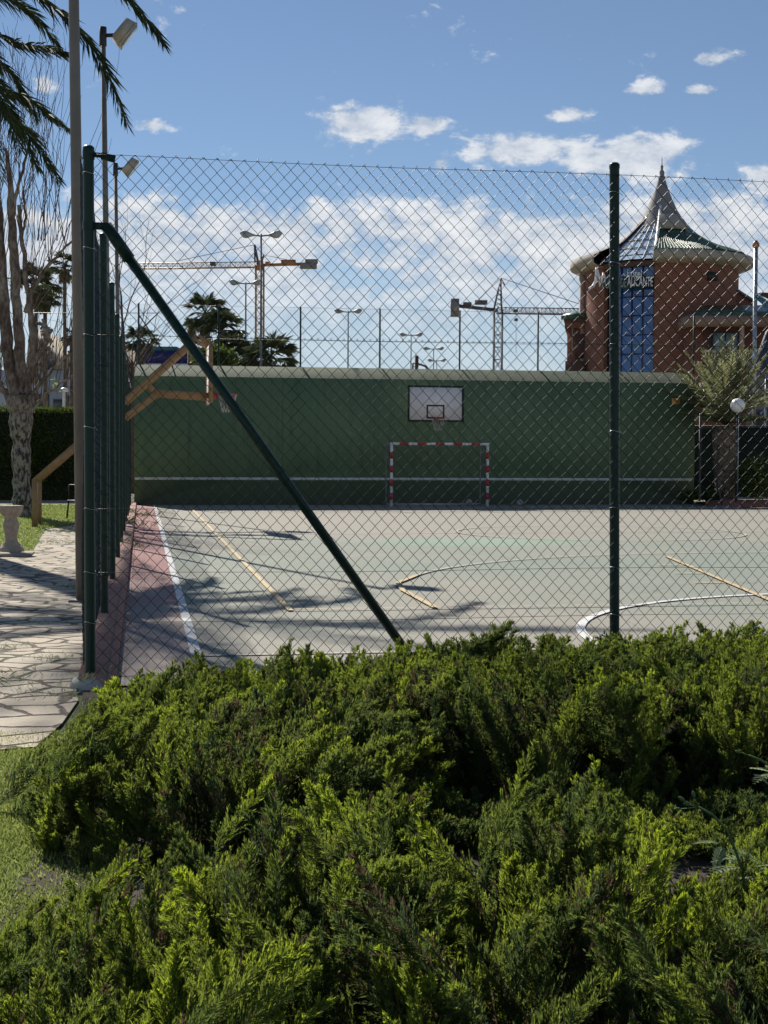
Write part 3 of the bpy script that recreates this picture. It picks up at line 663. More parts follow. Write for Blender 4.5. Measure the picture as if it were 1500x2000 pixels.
# bracket at the top of corner post, tension bracket
mb = MB().bar((FX+0.03, FY-0.01, 3.575), (FX+0.12, FY-0.01, 3.568), 0.03, 0.028)
mb.bar((FX+0.085, FY-0.012, 3.568), (FX+0.175, FY-0.015, 3.548), 0.036, 0.044)
mb.lathe([(0.041, 3.545), (0.041, 3.60)], (FX, FY, 0), 18)
mb.build('tension_bracket', 'green_paint', ft)
bt = PY(212, 448, FY); bb = PY(790, 1268, FY); dd = (bb-bt)/np.linalg.norm(bb-bt)
bend = bt + dd*((0.0-bt[2])/dd[2])
bt[1] = bb[1] = bend[1] = FY-0.005
MB().tube([bt+dd*0.02, bend], 0.033, 18).build('diagonal_brace', 'green_paint', ft, True)
mb = MB().tube([bt-dd*0.03, bt+dd*0.24], 0.041, 18); mb.build('brace_sleeve', 'green_paint', ft, True)
mb = MB().bar((FX+0.02, FY-0.01, 3.10), (bt[0]+0.01, FY-0.01, 3.10), 0.03, 0.045); mb.lathe([(0.041, 3.07), (0.041, 3.13)], (FX, FY, 0), 18)
mb.build('brace_bracket', 'green_paint', ft)
# concrete footing
mb = MB(); mb.lathe([(0.13, -0.05), (0.125, 0.02), (0.10, 0.05), (0.03, 0.07)], (FX-0.015, FY-0.03, 0), 9); mb.build('footing', 'concrete', ft)

fs = thing('chain_link_fence', 'long green chain-link fence running back along the left side of the court', 'fence', (FX, 28, 0))
for k in range(1, 11):
    y = FY + 3.78*k
    if y < 47.5: post(fs, FX, min(y, 46.4), POSTZ)
mb = MB(); chainlink(mb, (FX-0.045, FY+0.04, 0), (0, 1, 0), (-1, 0, 0), 14.0, 0.12, TOPZ)
chainlink(mb, (FX-0.045, FY+14.04, 0), (0, 1, 0), (-1, 0, 0), 22.6, 0.12, TOPZ, fine=False, sides=3)
mb.build('mesh', 'green_wire', fs)
mb = MB()
for z in (TOPZ, 2.37, 1.2, 0.77, 0.43): mb.tube([(FX-0.047, FY, z), (FX-0.047, 46.4, z)], 0.0018, 4)
mb.build('tension_wires', 'green_wire', fs)
for k in (1, 2):
    y = FY+3.78*k
    for z in (2.40, 1.20, 0.80, 0.44):
        mb = MB().tube([(FX-0.05, y-0.12, z), (FX+0.0, y-0.05, z+0.01), (FX+0.045, y-0.03, z), (FX+0.04, y+0.03, z)], 0.006, 5); mb.build('wire_tensioner', 'green_paint', fs)

# ------------------------------------------------------------------ green practice wall
WY = 46.6
wl = PY(262, 900, WY)[0]; WTOP = 4.17; WT2 = 4.57
wall = thing('practice_wall', 'dark green ball practice wall across the far end of the court', 'wall', ((wl+wr)/2, WY, 0))
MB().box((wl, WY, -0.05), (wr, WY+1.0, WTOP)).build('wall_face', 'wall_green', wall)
mb = MB().add([(wl, WY-0.004, WTOP+0.002), (wr, WY-0.004, WTOP+0.002), (wr, WY+1.0, WTOP+0.002), (wl, WY+1.0, WTOP+0.002), (wl+.1, WY+0.62, WT2), (wr-.25, WY+0.62, WT2), (wr-.25, WY+1.0, WT2), (wl+.1, WY+1.0, WT2)],
              [(0, 1, 5, 4), (1, 2, 6, 5), (3, 0, 4, 7), (2, 3, 7, 6), (4, 5, 6, 7)])
mb.build('sloped_coping', 'cap', wall)
MB().box((wl+0.02, WY-0.006, 0.82), (wr-0.08, WY-0.001, 0.90)).build('painted_line', 'line_white', wall)
c = PY(1319.5, 783.5, WY)
sg = thing('wall_sign', 'small orange notice sign fixed high on the green wall', 'sign', (c[0], WY, c[2]))
MB().box((c[0]-.14, WY-.02, c[2]-.10), (c[0]+.14, WY-.003, c[2]+.10)).build('plate', 'sign_orange', sg)
mb = MB()
for dz, a in ((.055, .11), (.01, .10), (-.04, .11)):
    x = c[0]-a
    while x < c[0]+a: wd = rnd(.015, .045); MB().box((x, WY-.024, c[2]+dz-.012), (min(x+wd, c[0]+a), WY-.0205, c[2]+dz+.012)).build('printed_mark', 'sign_red', sg); x += wd+.012

# fence on top of the wall
fw_ = thing('wall_top_fence', 'tall thin chain-link fence standing on top of the green wall', 'fence', ((wl+wr)/2, WY+.7, WT2))
zt = PY(742, 604, WY+.75)[2]
for px in (271, 427, 587, 742, 898, 1051, 1205, 1355):
    x = PY(px, 660, WY+.75)[0]; MB().lathe([(0.03, WT2-.02), (0.03, zt+.02), (0.001, zt+.03)], (x, WY+.75, 0), 8).build('post', 'green_paint', fw_)
mb = MB(); chainlink(mb, (wl, WY+.78, 0), (1, 0, 0), (0, -1, 0), wr-wl, WT2, zt, fine=False, sides=3, cw=0.09, ch=0.09, wob=0.0, wr=0.0016); mb.build('mesh', 'green_wire', fw_)
mb = MB()
for z in (zt, WT2+.9): mb.tube([(wl, WY+.76, z), (wr, WY+.76, z)], 0.004, 4)
x = PY(271, 600, WY+.75)[0]; mb.tube([(x, WY+.75, zt-.35), (x+1.1, WY+.75, WT2)], 0.02, 6)
mb.build('rails', 'green_paint', fw_)

# ------------------------------------------------------------------ wall-mounted backboard
c0 = PY(797, 751, 45.75); c1 = PY(905, 824, 45.75); bx0, bx1 = c0[0], c1[0]; bz1, bz0 = c0[2]-.03, c1[2]; by = 45.75; bxc = (bx0+bx1)/2
bb_ = thing('basketball_backboard', 'white basketball backboard with black border mounted on the green wall', 'basketball hoop', (bxc, by, bz0))
MB().box((bx0, by, bz0), (bx1, by+.03, bz1)).build('board', 'board_white', bb_)
mb = MB(); t = .055
mb.box((bx0-.01, by-.006, bz0-.01), (bx0+t, by-.001, bz1+.01)); mb.box((bx1-t, by-.006, bz0-.01), (bx1+.01, by-.001, bz1+.01))
mb.box((bx0+t, by-.006, bz0-.01), (bx1-t, by-.001, bz0+t)); mb.box((bx0+t, by-.006, bz1-t), (bx1-t, by-.001, bz1+.01)); mb.build('border', 'black_paint', bb_)
mb = MB(); q0, q1, s0, s1 = bxc-.31, bxc+.29, bz0+.10, bz0+.55
for a, b in (((q0, s0), (q0+.05, s1)), ((q1-.05, s0), (q1, s1)), ((q0+.05, s0), (q1-.05, s0+.05)), ((q0+.05, s1-.05), (q1-.05, s1))): mb.box((a[0], by-.006, a[1]), (b[0], by-.001, b[1]))
mb.build('target_square', 'black_paint', bb_)
def hoop(parent, x, y, z, dx, dy):          # ring centre offset from board point
    cxh, cyh = x+dx*.38, y+dy*.38
    MB().tube([(cxh+.225*math.cos(a), cyh+.225*math.sin(a), z) for a in np.linspace(0, 2*math.pi, 25)], .012, 6, False).build('rim', 'red_paint', parent)
    MB().box((x-.06 if dx == 0 else min(x, x+dx*.16), y-.16 if dy else y-.06, z-.08), (x+.06 if dx == 0 else max(x, x+dx*.16), y if dy else y+.06, z+.04)).build('rim_bracket', 'red_paint', parent)
    mb = MB()
    for k in range(12):
        for sg_ in (1, -1):
            pts = []
            for j in range(7):
                f = j/6; r = .225*(1-.48*f**.8); a = (k+sg_*f*1.5)/12*2*math.pi; pts.append((cxh+r*math.cos(a), cyh+r*math.sin(a), z-.40*f))
            mb.tube(pts, .005, 3, False)
    mb.build('net', 'net', parent)
hoop(bb_, bxc, by-.006, bz0+.10, 0, -1)
mb = MB()
for sx in (-.6, .6):
    for zz in (bz0+.15, bz1-.15): MB().tube([(bxc+sx, by+.03, zz), (bxc+sx, WY, zz)], .025, 6).build('mounting_arm', 'dark_metal', bb_)

# ------------------------------------------------------------------ football goal
gy = 44.9
pl = PY(764.5, 930, gy)[0]; pr = PY(952, 930, gy)[0]; gh = PY(858, 867, gy)[2]
gl = thing('football_goal', 'small football goal with red and white striped posts before the green wall', 'goal', ((pl+pr)/2, gy, 0))
def striped_one(p, q, nseg, nm, w_=.08):
    p = np.array(p, float); q = np.array(q, float); po = MB().bar(p, q, w_, w_, (0, 1, 0)).build(nm, 'white_paint', gl)
    for i in range(1, nseg, 2): MB().bar(p+(q-p)*i/nseg, p+(q-p)*(i+1)/nseg, w_+.006, w_+.006, (0, 1, 0)).build('red_band', 'red_paint', po)
def striped(p, q, nseg, first_white=True, w_=.08, mid=None):
    p = np.array(p); q = np.array(q); a = MB(); b = MB()
    for i in range(nseg):
        (a if (i % 2 == 0) == first_white else b).bar(p+(q-p)*i/nseg, p+(q-p)*(i+1)/nseg, w_, w_, (0, 1, 0))
    return a, b
for x, nm in ((pl, 'goalpost'), (pr, 'goalpost')):
    striped_one((x, gy, 0), (x, gy, gh-.042), 9, nm)
striped_one((pl-.04, gy, gh), (pr+.04, gy, gh), 11, 'crossbar')
mb = MB(); d_ = 1.0
for x in (pl, pr):
    mb.tube([(x, gy+.04, gh), (x, gy+d_, gh-.03), (x, gy+d_, 0.03)], .02, 6); mb.tube([(x, gy+.04, .03), (x, gy+d_, .03)], .02, 6)
mb.bar((pl, gy+d_, .04), (pr, gy+d_, .04), .05, .07)
mb.build('rear_frame', 'light_grey', gl)
mb = MB()
def netgrid(p00, p10, p01, nu, nv, r=.0022):
    p00, p10, p01 = map(np.array, (p00, p10, p01))
    for i in range(nu+1): mb.tube([p00+(p10-p00)*i/nu, p01+(p10-p00)*i/nu], r, 3, False)
    for j in range(nv+1): mb.tube([p00+(p01-p00)*j/nv, p10+(p01-p00)*j/nv], r, 3, False)
netgrid((pl, gy+d_-.03, .05), (pr, gy+d_-.03, .05), (pl, gy+d_-.03, gh), 28, 18)
for x in (pl, pr): netgrid((x, gy+.04, .05), (x, gy+d_, .05), (x, gy+.04, gh), 9, 18)
netgrid((pl, gy+.04, gh), (pr, gy+.04, gh), (pl, gy+d_, gh-.02), 28, 9)
mb.build('net', 'dark_net', gl)
for px, py, yy, lab in ((1015, 985, 45.2, 'grey scuffed ball on the court at the wall right of the goal'), (916, 983.5, 45.3, 'pale ball lying inside the football goal by the right post')):
    c = PY(px, py, yy); r = .11
    mb = MB(); prof = [(max(.0005, r*math.sin(a)), r-r*math.cos(a)) for a in np.linspace(0, math.pi, 13)]
    mb.lathe(prof, (c[0], yy, 0.004), 20); tag(mb.build('ball', 'ball', None, True, (c[0], yy, 0.0)), lab, 'ball')

# ------------------------------------------------------------------ side basketball goal (tan steel frame, left)
sb = thing('basketball_goal', 'tan steel cantilever basketball goal reaching over the left fence', 'basketball hoop', tuple(PY(72, 1034, 31.8)*[1, 1, 0]))
def tb(name, pts, w_, h_):
    for yo in (0, 1.25):
        mb = MB()
        for a, b in zip(pts[:-1], pts[1:]): 
            p = PY(a[0], a[1], 31.8); q = PY(b[0], b[1], 31.8); p[1] += yo; q[1] += yo; mb.bar(p, q, w_, h_)
        mb.build(name, 'tan_steel', sb)
tb('lower_post', [(68, 936), (68, 1036)], .12, .12)
tb('main_beam', [(66, 941), (152, 866), (386, 657)], .10, .13)
tb('lower_beam', [(215, 838), (308, 766)], .09, .12)
tb('arm', [(304, 766), (408, 773)], .11, .12)
tb('connector', [(288, 748), (310, 770)], .07, .08)
tb('mast', [(215, 800), (215, 1034)], .12, .12)
mb = MB(); q = PY(404, 657, 31.8); p = PY(386, 657, 31.8)
for yo in (0, 1.25): MB().bar(p+[0, yo, 0], PY(408, 668, 31.8)+[0, yo, 0], .1, .1).build('top_link', 'tan_steel', sb)
bq = PY(408, 785, 31.8); bx = bq[0]+.02
MB().box((bx, 31.5, bq[2]), (bx+.04, 33.3, bq[2]+1.3)).build('board', 'board_white', sb)
for a_, b_ in (((bx-.02, 31.46, bq[2]-.03), (bx+.055, 31.5, bq[2]+1.33)), ((bx-.02, 33.3, bq[2]-.03), (bx+.055, 33.34, bq[2]+1.33)), ((bx-.03, 31.6, bq[2]), (bx-.002, 31.72, bq[2]+1.3))): MB().box(a_, b_).build('board_frame', 'tan_steel', sb)
hoop(sb, bx+.04, 32.4, bq[2]+.19, 1, 0)
MB().tube([(bx+.05, 32.4, bq[2]+.15), (bx+.2, 32.4, bq[2]+.12)], .03, 6).build('rim_stay', 'red_paint', sb)

# ------------------------------------------------------------------ floodlight poles
fl = thing('floodlight_pole', 'thick grey floodlight pole nearest the camera beside the corner post', 'floodlight', (-0.63, 15.55, 0), 'floodlight poles along the left fence')
MB().tube([(-.63, 15.55, -.02), (-.68, 15.56, 5.0), (-.735, 15.58, 9.8)], [.066, .058, .048], 20).build('pole', 'grey_pole', fl, True)
MB().box((-.77, 15.41, -.03), (-.49, 15.69, .02)).build('base_plate', 'grey_pole', fl)
mb = MB().bar((-.73, 15.58, 9.7), (-.50, 15.58, 9.72), .06, .06); mb.tube([(-.735, 15.58, 9.5), (-.735, 15.58, 9.86)], .07, 10); mb.build('bracket', 'dark_metal', fl)
hd = MB(); a = R(38); ax = np.array([math.cos(a), 0, -math.sin(a)]); ay = np.array([0, 1, 0.]); azv = np.array([math.sin(a), 0, math.cos(a)])
cc = np.array([-.34, 15.58, 9.78])
def obox(mb, c, ax, ay, az_, sx, sy_, sz, taper=1.0):
    V = [c+ax*i*sx/2+ay*j*sy_/2*(taper if i > 0 else 1)+az_*k*sz/2*(taper if i > 0 else 1) for i in (-1, 1) for j in (-1, 1) for k in (-1, 1)]
    return mb.add(V, [(0, 1, 3, 2), (4, 6, 7, 5), (0, 4, 5, 1), (2, 3, 7, 6), (0, 2, 6, 4), (1, 5, 7, 3)])
obox(hd, cc, ax, ay, azv, .20, .38, .44, 1.15); obox(hd, cc+ax*.115, ay=ay, ax=ax, az_=azv, sx=.03, sy_=.46, sz=.52); 
lh = hd.build('lamp_head', 'lamp_body', fl)
g_ = MB(); obox(g_, cc+ax*.134, ax, ay, azv, .006, .40, .46); g_.build('lens', 'glass_front', lh)
copy_tree(fl, (-0.61, 28.3, 0), 'slim floodlight pole with tilted cream lamp head, second along the left fence')
copy_tree(fl, (-0.60, 41.2, 0), 'smallest and farthest floodlight pole on the left fence with dark tilted head')

# ------------------------------------------------------------------ foliage: junipers
def juniper(name, label, X, Z, rx, rz, h, n, fine, seed, edge=2.4, group=None, hb=None, gaps=(), peak=0.12, fresh=1.0):
    rg = np.random.default_rng(seed)
    c = C(X, Z); t = thing(name, label, 'shrub', (c[0], c[1], 0), group)
    # plume tips on a bumpy mound
    u = rg.uniform(-1, 1, n*2); v = rg.uniform(-1, 1, n*2); rr = np.abs(u)**2.8+np.abs(v)**2.8; k = rr < 1; u = u[k][:n]; v = v[k][:n]; rr = rr[k][:n]; n = len(u)
    ph = rg.uniform(0, 6, 6)
    bm = 0.5*np.sin(u*rx*6.5+ph[0])*np.sin(v*rz*5.2+ph[1]) + 0.35*np.sin(u*rx*13+ph[2]+v*3)*np.sin(v*rz*11+ph[3])
    H = h*(1-np.sqrt(rr)**edge*0.78) * (1+0.17*bm)
    if hb is not None: H = H*hb(u, v)
    # leading shoots: groups of sprays that stand up out of the mound
    sp = 0.15 if fine else 0.24; nc = int(4*rx*rz/sp**2*0.8); cu = rg.uniform(-1, 1, nc)*rx; cv_ = rg.uniform(-1, 1, nc)*rz; hc_ = rg.uniform(0.2, 1.0, nc)**1.4
    d2 = ((u*rx)[:, None]-cu)**2+((v*rz)[:, None]-cv_)**2; pk_ = (hc_*np.exp(-d2/(sp*0.42)**2)).max(1); near = d2.argmin(1)
    H = H - peak*0.35 + peak*pk_*1.25; H = np.maximum(H, 0.1)
    ctone = rg.uniform(0, 1, nc)[near]; clean = (rg.normal(size=(nc, 2))*0.50)[near]
    lay = rg.uniform(0, 1, n); low = lay < 0.38
    z = np.where(low, H*rg.uniform(0.25, 0.8, n), H*rg.uniform(0.88, 1.06, n))
    tipX = X+u*rx; tipZ = Z+v*rz
    out = np.stack([u, v], 1)*0.55*np.sqrt(rr)[:, None] + rg.normal(size=(n, 2))*0.22
    out[low] *= 1.7
    out += clean
    ax = np.stack([out[:, 0]*cy+out[:, 1]*sy, -out[:, 0]*sy+out[:, 1]*cy, np.where(low, 0.70, 1.0)], 1)
    ax /= np.linalg.norm(ax, axis=1, keepdims=True)
    L = rg.uniform(0.20, 0.34, n)*(1 if fine else 1.3)
    tip = np.stack([tipX*cy+tipZ*sy, -tipX*sy+tipZ*cy, np.maximum(z, 0.08)], 1)
    for (gx, gz, gr) in gaps:
        dist = np.hypot(tipX-gx, tipZ-gz); keep = dist > gr*rg.uniform(0.7, 1.1, len(dist))
        tip, ax, L, low, tipX, tipZ, pk_, ctone = tip[keep], ax[keep], L[keep], low[keep], tipX[keep], tipZ[keep], pk_[keep], ctone[keep]
    n = len(tip); base = tip-ax*L[:, None]
    # side sprays
    nb, mt = (44, 30) if fine else (34, 18)
    s = (np.arange(nb)[None, :]+rg.uniform(0, 1, (n, nb)))/nb; s = 0.05+0.95*s
    az_ = rg.uniform(0, 2*np.pi, (n, nb))
    p1 = np.cross(ax, np.tile([[0.3, 0.9, 0.1]], (n, 1))); p1 /= np.linalg.norm(p1, axis=1, keepdims=True); p2 = np.cross(ax, p1)
    per = p1[:, None]*np.cos(az_)[..., None]+p2[:, None]*np.sin(az_)[..., None]
    be = rg.uniform(0.35, 0.70, (n, nb))
    wd = (0.10 if fine else 0.13)*rg.uniform(0.7, 1.25, n)
    bl = wd[:, None]*(1.03-s**1.1)*rg.uniform(0.55, 1.15, (n, nb))+0.012
    bd = ax[:, None]*np.cos(be)[..., None]+per*np.sin(be)[..., None]; bd[..., 2] += 0.18
    bd /= np.linalg.norm(bd, axis=2, keepdims=True)
    bend = np.sin(s*2.2+1)*0.02
    b0 = base[:, None]+ax[:, None]*(L[:, None]*s)[..., None]+p1[:, None]*bend[..., None]
    q = (np.arange(mt)[None, None, :]+rg.uniform(0, 1, (n, nb, mt)))/mt
    tp = b0[:, :, None]+bd[:, :, None]*(bl[..., None]*q)[..., None]
    sdv_ = np.cross(bd, ax[:, None]); sdv_ /= np.maximum(np.linalg.norm(sdv_, axis=2, keepdims=True), 1e-3)
    alt = np.where(np.arange(mt) % 2 == 0, 1.0, -1.0)[None, None, :, None]*rg.uniform(0.35, 0.75, (n, nb, mt, 1))
    td = bd[:, :, None]+sdv_[:, :, None]*alt+rg.normal(size=(n, nb, mt, 3))*0.16; td[..., 2] += 0.10
    tl = (rg.uniform(0.009, 0.022, (n, nb, mt)) if fine else rg.uniform(0.016, 0.034, (n, nb, mt)))*(1.15-0.5*q)
    pt = rg.uniform(0, 1, n)
    new = (0.25+0.75*ctone)*(0.45+0.75*pk_)*rg.uniform(0.5, 1.1, n)          # how much fresh yellow-green growth a shoot carries
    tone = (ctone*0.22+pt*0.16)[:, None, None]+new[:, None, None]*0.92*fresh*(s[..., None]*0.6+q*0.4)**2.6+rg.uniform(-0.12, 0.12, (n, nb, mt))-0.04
    tone = np.where(low[:, None, None], tone*0.55, tone)  # lower sprays toned darker: shade inside the mound put into their colour
    m = tp.size//3
    mb = MB(); rr_ = (rg.uniform(0.0020, 0.0034, m) if fine else rg.uniform(0.0034, 0.0056, m))
    dead = (rg.uniform(0, 1, (n, nb)) < (0.03+0.22*(ctone[:, None] < 0.10)))[..., None]
    tone = np.where(dead & np.ones_like(tone, bool), -1.0, np.clip(tone, 0.02, 1))
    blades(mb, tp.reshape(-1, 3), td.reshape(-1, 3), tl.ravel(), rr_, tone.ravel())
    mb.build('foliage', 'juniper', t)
    # woody stems from a few root points
    nr = max(4, int(rx*rz*10)); ru = rg.uniform(-.55, .55, nr); rv = rg.uniform(-.6, .6, nr)
    roots = np.array([C(X+a*rx, Z+b*rz, -0.02) for a, b in zip(ru, rv)])
    sel = rg.choice(n, min(n, int(n*0.6)), replace=False)
    P = []
    for i in sel:
        r_ = roots[np.argmin(np.hypot(roots[:, 0]-base[i, 0], roots[:, 1]-base[i, 1]))]
        mid = (r_+base[i])/2 + np.array([rg.normal()*0.04, rg.normal()*0.04, 0.02-0.05*rg.random()]); P.append([r_, mid, base[i], base[i]+ax[i]*L[i]*0.75])
    P = np.array(P); Rr_ = np.tile([[0.007, 0.0045, 0.0028, 0.001]], (len(P), 1))
    V, F = tubes(P, Rr_, 4); mb = MB(); mb.add(V, F); mb.build('branches', 'wood_bark', t)
    return t
BG = 'juniper shrubs of the back row below the fence'; FG = 'juniper shrubs of the front row at the camera'
juniper('juniper_shrub', 'broad dark juniper left of the back row beside the stone paving', -0.60, 6.82, 0.98, 1.66, 0.49, 1250, False, 1, group=BG,
        hb=lambda u, v: np.clip(0.93+0.12*u-0.10*v*(u < 0), 0.6, 1.2), edge=7.0, fresh=0.8)
juniper('juniper_shrub', 'middle juniper of the back row under the diagonal fence brace', 0.75, 7.35, 0.85, 1.28, 0.53, 950, False, 2, group=BG, edge=9.0, fresh=0.78)
juniper('juniper_shrub', 'wide juniper right of the back row around the middle fence post', 2.00, 7.50, 1.08, 1.25, 0.53, 1150, False, 3, group=BG, edge=9.0, fresh=0.78)
juniper('juniper_shrub', 'added low filler juniper toned dark to deepen the shaded hollow between the two rows at the right', 1.15, 5.75, 1.25, 0.42, 0.13, 420, False, 11, group=BG, edge=7.0, peak=0.06, fresh=0.25)  # added filler shrub; the hollow's shade is put into its dark tone
juniper('juniper_shrub', 'low spreading juniper in the lower left corner beside the lawn', -0.56, 3.10, 0.44, 1.14, 0.56, 720, True, 4, group=FG, hb=lambda u, v: np.clip(0.90+0.18*u, 0.6, 1.2), edge=4.5)
juniper('juniper_shrub', 'tall bright-tipped juniper in the middle of the front row', -0.07, 3.02, 0.34, 0.92, 0.72, 480, True, 5, group=FG, edge=5.0)
juniper('juniper_shrub', 'upright juniper of the front row right of the centre gap', 0.46, 3.04, 0.26, 0.94, 0.73, 430, True, 6, group=FG, edge=5.0)
juniper('juniper_shrub', 'juniper in the lower right corner below the budding weed stem', 1.08, 3.02, 0.50, 1.08, 0.53, 760, True, 8, group=FG, edge=4.5)

# ------------------------------------------------------------------ weeds rising out of the shrubs
def weed(name, label, pts, buds, leafc, nl, seed):
    rg = np.random.default_rng(seed); P = [PZ(*p) for p in pts]; P.append(np.array([P[-1][0]+.01, P[-1][1], 0.0])); b = P[-1]
    t = thing(name, label, 'weed', (b[0], b[1], 0))
    MB().tube(P, np.linspace(.0028, .0050, len(P)), 6).build('stem', 'weed', t, True)
    for (px, py, Zd, L, dx, dz) in buds:
        c = PZ(px, py, Zd); e = c+np.array([dx, 0, dz])*L
        mb = MB().tube([P[0], c], .0012, 4); mb.tube([c, c+(e-c)*.35, c+(e-c)*.75, e], [.0015, .0048, .0042, .001], 6); mb.build('bud', 'weed', t, True)
    for k in range(nl):
        q = PZ(leafc[0], leafc[1], leafc[2])+rg.normal(size=3)*[.05, .04, .02]; d = rg.normal(size=3)*[1, .6, .5]; d[2] = abs(d[2])*.5+.1; d /= np.linalg.norm(d)
        mb = MB(); L = rg.uniform(.05, .10); sd = np.cross(d, [0, 0, 1]); sd /= np.linalg.norm(sd)
        m = 9; base = np.array([q+d*L*f-[0, 0, .3*L*f*f] for f in np.linspace(0, 1, m)]); ln = L*.34*np.sin(np.linspace(.5, 2.9, m))
        for sgn in (1, -1): blades(mb, base, np.tile(d*.8+sd*sgn, (m, 1)), ln, np.full(m, .012), rg.uniform(.3, 1, m), .1, side=np.tile(d, (m, 1)))
        mb.tube(list(base), .0015, 3); mb.build('leaf', 'weed', t)
    return t
weed('budding_weed', 'arching green weed stem with pale buds at the right between the shrubs',
     [(1364, 1576, 3.55), (1392, 1592, 3.55), (1420, 1622, 3.55), (1436, 1660, 3.55), (1450, 1700, 3.55), (1458, 1760, 3.55)],
     [(1338, 1565, 3.55, .022, -.8, .55), (1330, 1580, 3.55, .02, -1, 0), (1356, 1560, 3.55, .02, -.2, 1), (1346, 1572, 3.55, .016, -.9, .3)], (1462, 1690, 3.6), 12, 1)
weed('leafy_weed', 'leafy weed with white-tipped bud at the right edge above the dark gap',
     [(1462, 1475, 4.2), (1485, 1484, 4.2), (1510, 1500, 4.2), (1530, 1560, 4.2)], [(1448, 1470, 4.2, .02, -1, .3)], (1512, 1505, 4.2), 8, 2)

# ------------------------------------------------------------------ date palms
def frond(mb, rb, pts, L_leaf, nl, rg, wid=.03, r0_=.022, tonek=.5, droop=.25, stiff=None):
    pts = np.array(pts, float)
    # smooth polyline
    tt = np.linspace(0, 1, 24); seg = np.linspace(0, 1, len(pts)); P = np.stack([np.interp(tt, seg, pts[:, i]) for i in range(3)], 1)
    for _ in range(3): P[1:-1] = (P[:-2]+2*P[1:-1]+P[2:])/4
    rb.tube(P, np.linspace(r0_, .004, 24), 5)
    ts = np.repeat(np.linspace(.16, .995, nl), 2); sg_ = np.tile([1., -1.], nl); idx = ts*23; i0 = np.clip(idx.astype(int), 0, 22)
    B = P[i0]+(P[i0+1]-P[i0])*(idx-i0)[:, None]; T = P[i0+1]-P[i0]; T /= np.linalg.norm(T, axis=1, keepdims=True)
    sd = np.cross(T, [0, 0, 1.]); sd /= np.maximum(np.linalg.norm(sd, axis=1, keepdims=True), 1e-3); upn = np.cross(sd, T)
    n = len(ts); f = rg.uniform(-.15, .55, n)
    d = T*(.55+.6*ts)[:, None]+sd*sg_[:, None]*(1.05-.35*ts)[:, None]+upn*f[:, None]; d += rg.normal(size=(n, 3))*.08
    d[:, 2] -= droop*rg.uniform(.4, 1.4, n)
    L = L_leaf*np.sin(np.clip(ts*2.6+.35, 0, 3.05))**.6*rg.uniform(.8, 1.1, n)
    blades(mb, B, d, L, np.full(n, wid)*rg.uniform(.8, 1.2, n), np.clip(tonek+rg.normal(size=n)*.2, 0, 1), .12)
rgp = np.random.default_rng(5)
pc = PZ(-130, -80, 26.0)
pt_ = thing('date_palm', 'tall date palm with long arching feathery fronds at the upper left', 'palm tree', (pc[0], pc[1], 0))
MB().tube([(pc[0]-.3, pc[1], -.1), (pc[0]-.15, pc[1], 4), (pc[0], pc[1], pc[2]-.1)], [.38, .30, .33], 14).build('trunk', 'palm_trunk', pt_)
def mkfrond(pts, **kw):
    mb = MB(); rb = MB(); frond(mb, rb, pts, kw.pop('LL', .50)*1.05, int(kw.pop('nl', 62)*1.5), rgp, wid=.034, droop=.42, **kw)
    o = mb.build('frond', 'palm_leaf', pt_); rb.build('frond_stalk', 'palm_leaf', o)
def zz(px, py, Z): return PZ(px, py, Z)
mkfrond([pc, zz(-30, -90, 26), zz(60, -20, 25.8), zz(150, 50, 25.6), zz(205, 130, 25.4), zz(247, 243, 25.2)], LL=.62, nl=75)
mkfrond([pc, zz(0, -180, 25.5), zz(130, -120, 25.3), zz(225, -30, 25.2), zz(285, 35, 25.1), zz(322, 88, 25)], LL=.58, nl=75)
mkfrond([pc, zz(-60, 40, 25.6), zz(20, 82, 25.2), zz(90, 92, 25), zz(132, 105, 24.8)], LL=.45)
mkfrond([pc, zz(-80, 90, 25), zz(-10, 165, 24.8), zz(60, 195, 24.6), zz(138, 258, 24.3)], LL=.55)
mkfrond([pc, zz(-90, 60, 25.4), zz(-30, 190, 25), zz(50, 250, 24.8), zz(112, 350, 24.5)], LL=.6)
mkfrond([pc, zz(-90, 80, 25.8), zz(-30, 170, 25.8), zz(30, 235, 25.6), zz(75, 330, 25.4)], LL=.55)
mkfrond([pc, zz(-80, -30, 26.6), zz(0, -10, 26.8), zz(60, 20, 27), zz(115, 90, 27.2)], LL=.5)
mkfrond([pc, zz(-90, 30, 26.6), zz(-30, 90, 26.8), zz(30, 150, 27), zz(70, 230, 27.2)], LL=.55)
mkfrond([pc, zz(-100, 60, 24.6), zz(-50, 120, 24), zz(0, 180, 23.6), zz(40, 290, 23.3)], LL=.55)
for k in range(44):
    a = k*2.399963; el_ = rgp.uniform(-.3, 1.25); hor = np.array([math.cos(a), math.sin(a), 0])
    # leave the gap towards the right where only the traced fronds hang
    camx = hor@np.array([cy, -sy, 0]); 
    if camx > .25 and el_ < 1.05: continue
    Lf = rgp.uniform(3.6, 4.6); pts = []
    for f in np.linspace(0, 1, 7):
        hh = math.sin(el_)*Lf*f - 1.0*(f**2)*Lf*.42*math.cos(el_)-.5*f**2; pts.append(pc+hor*Lf*f*math.cos(el_*(1-.4*f))+np.array([0, 0, hh]))
    mkfrond(pts, LL=.5, nl=58)

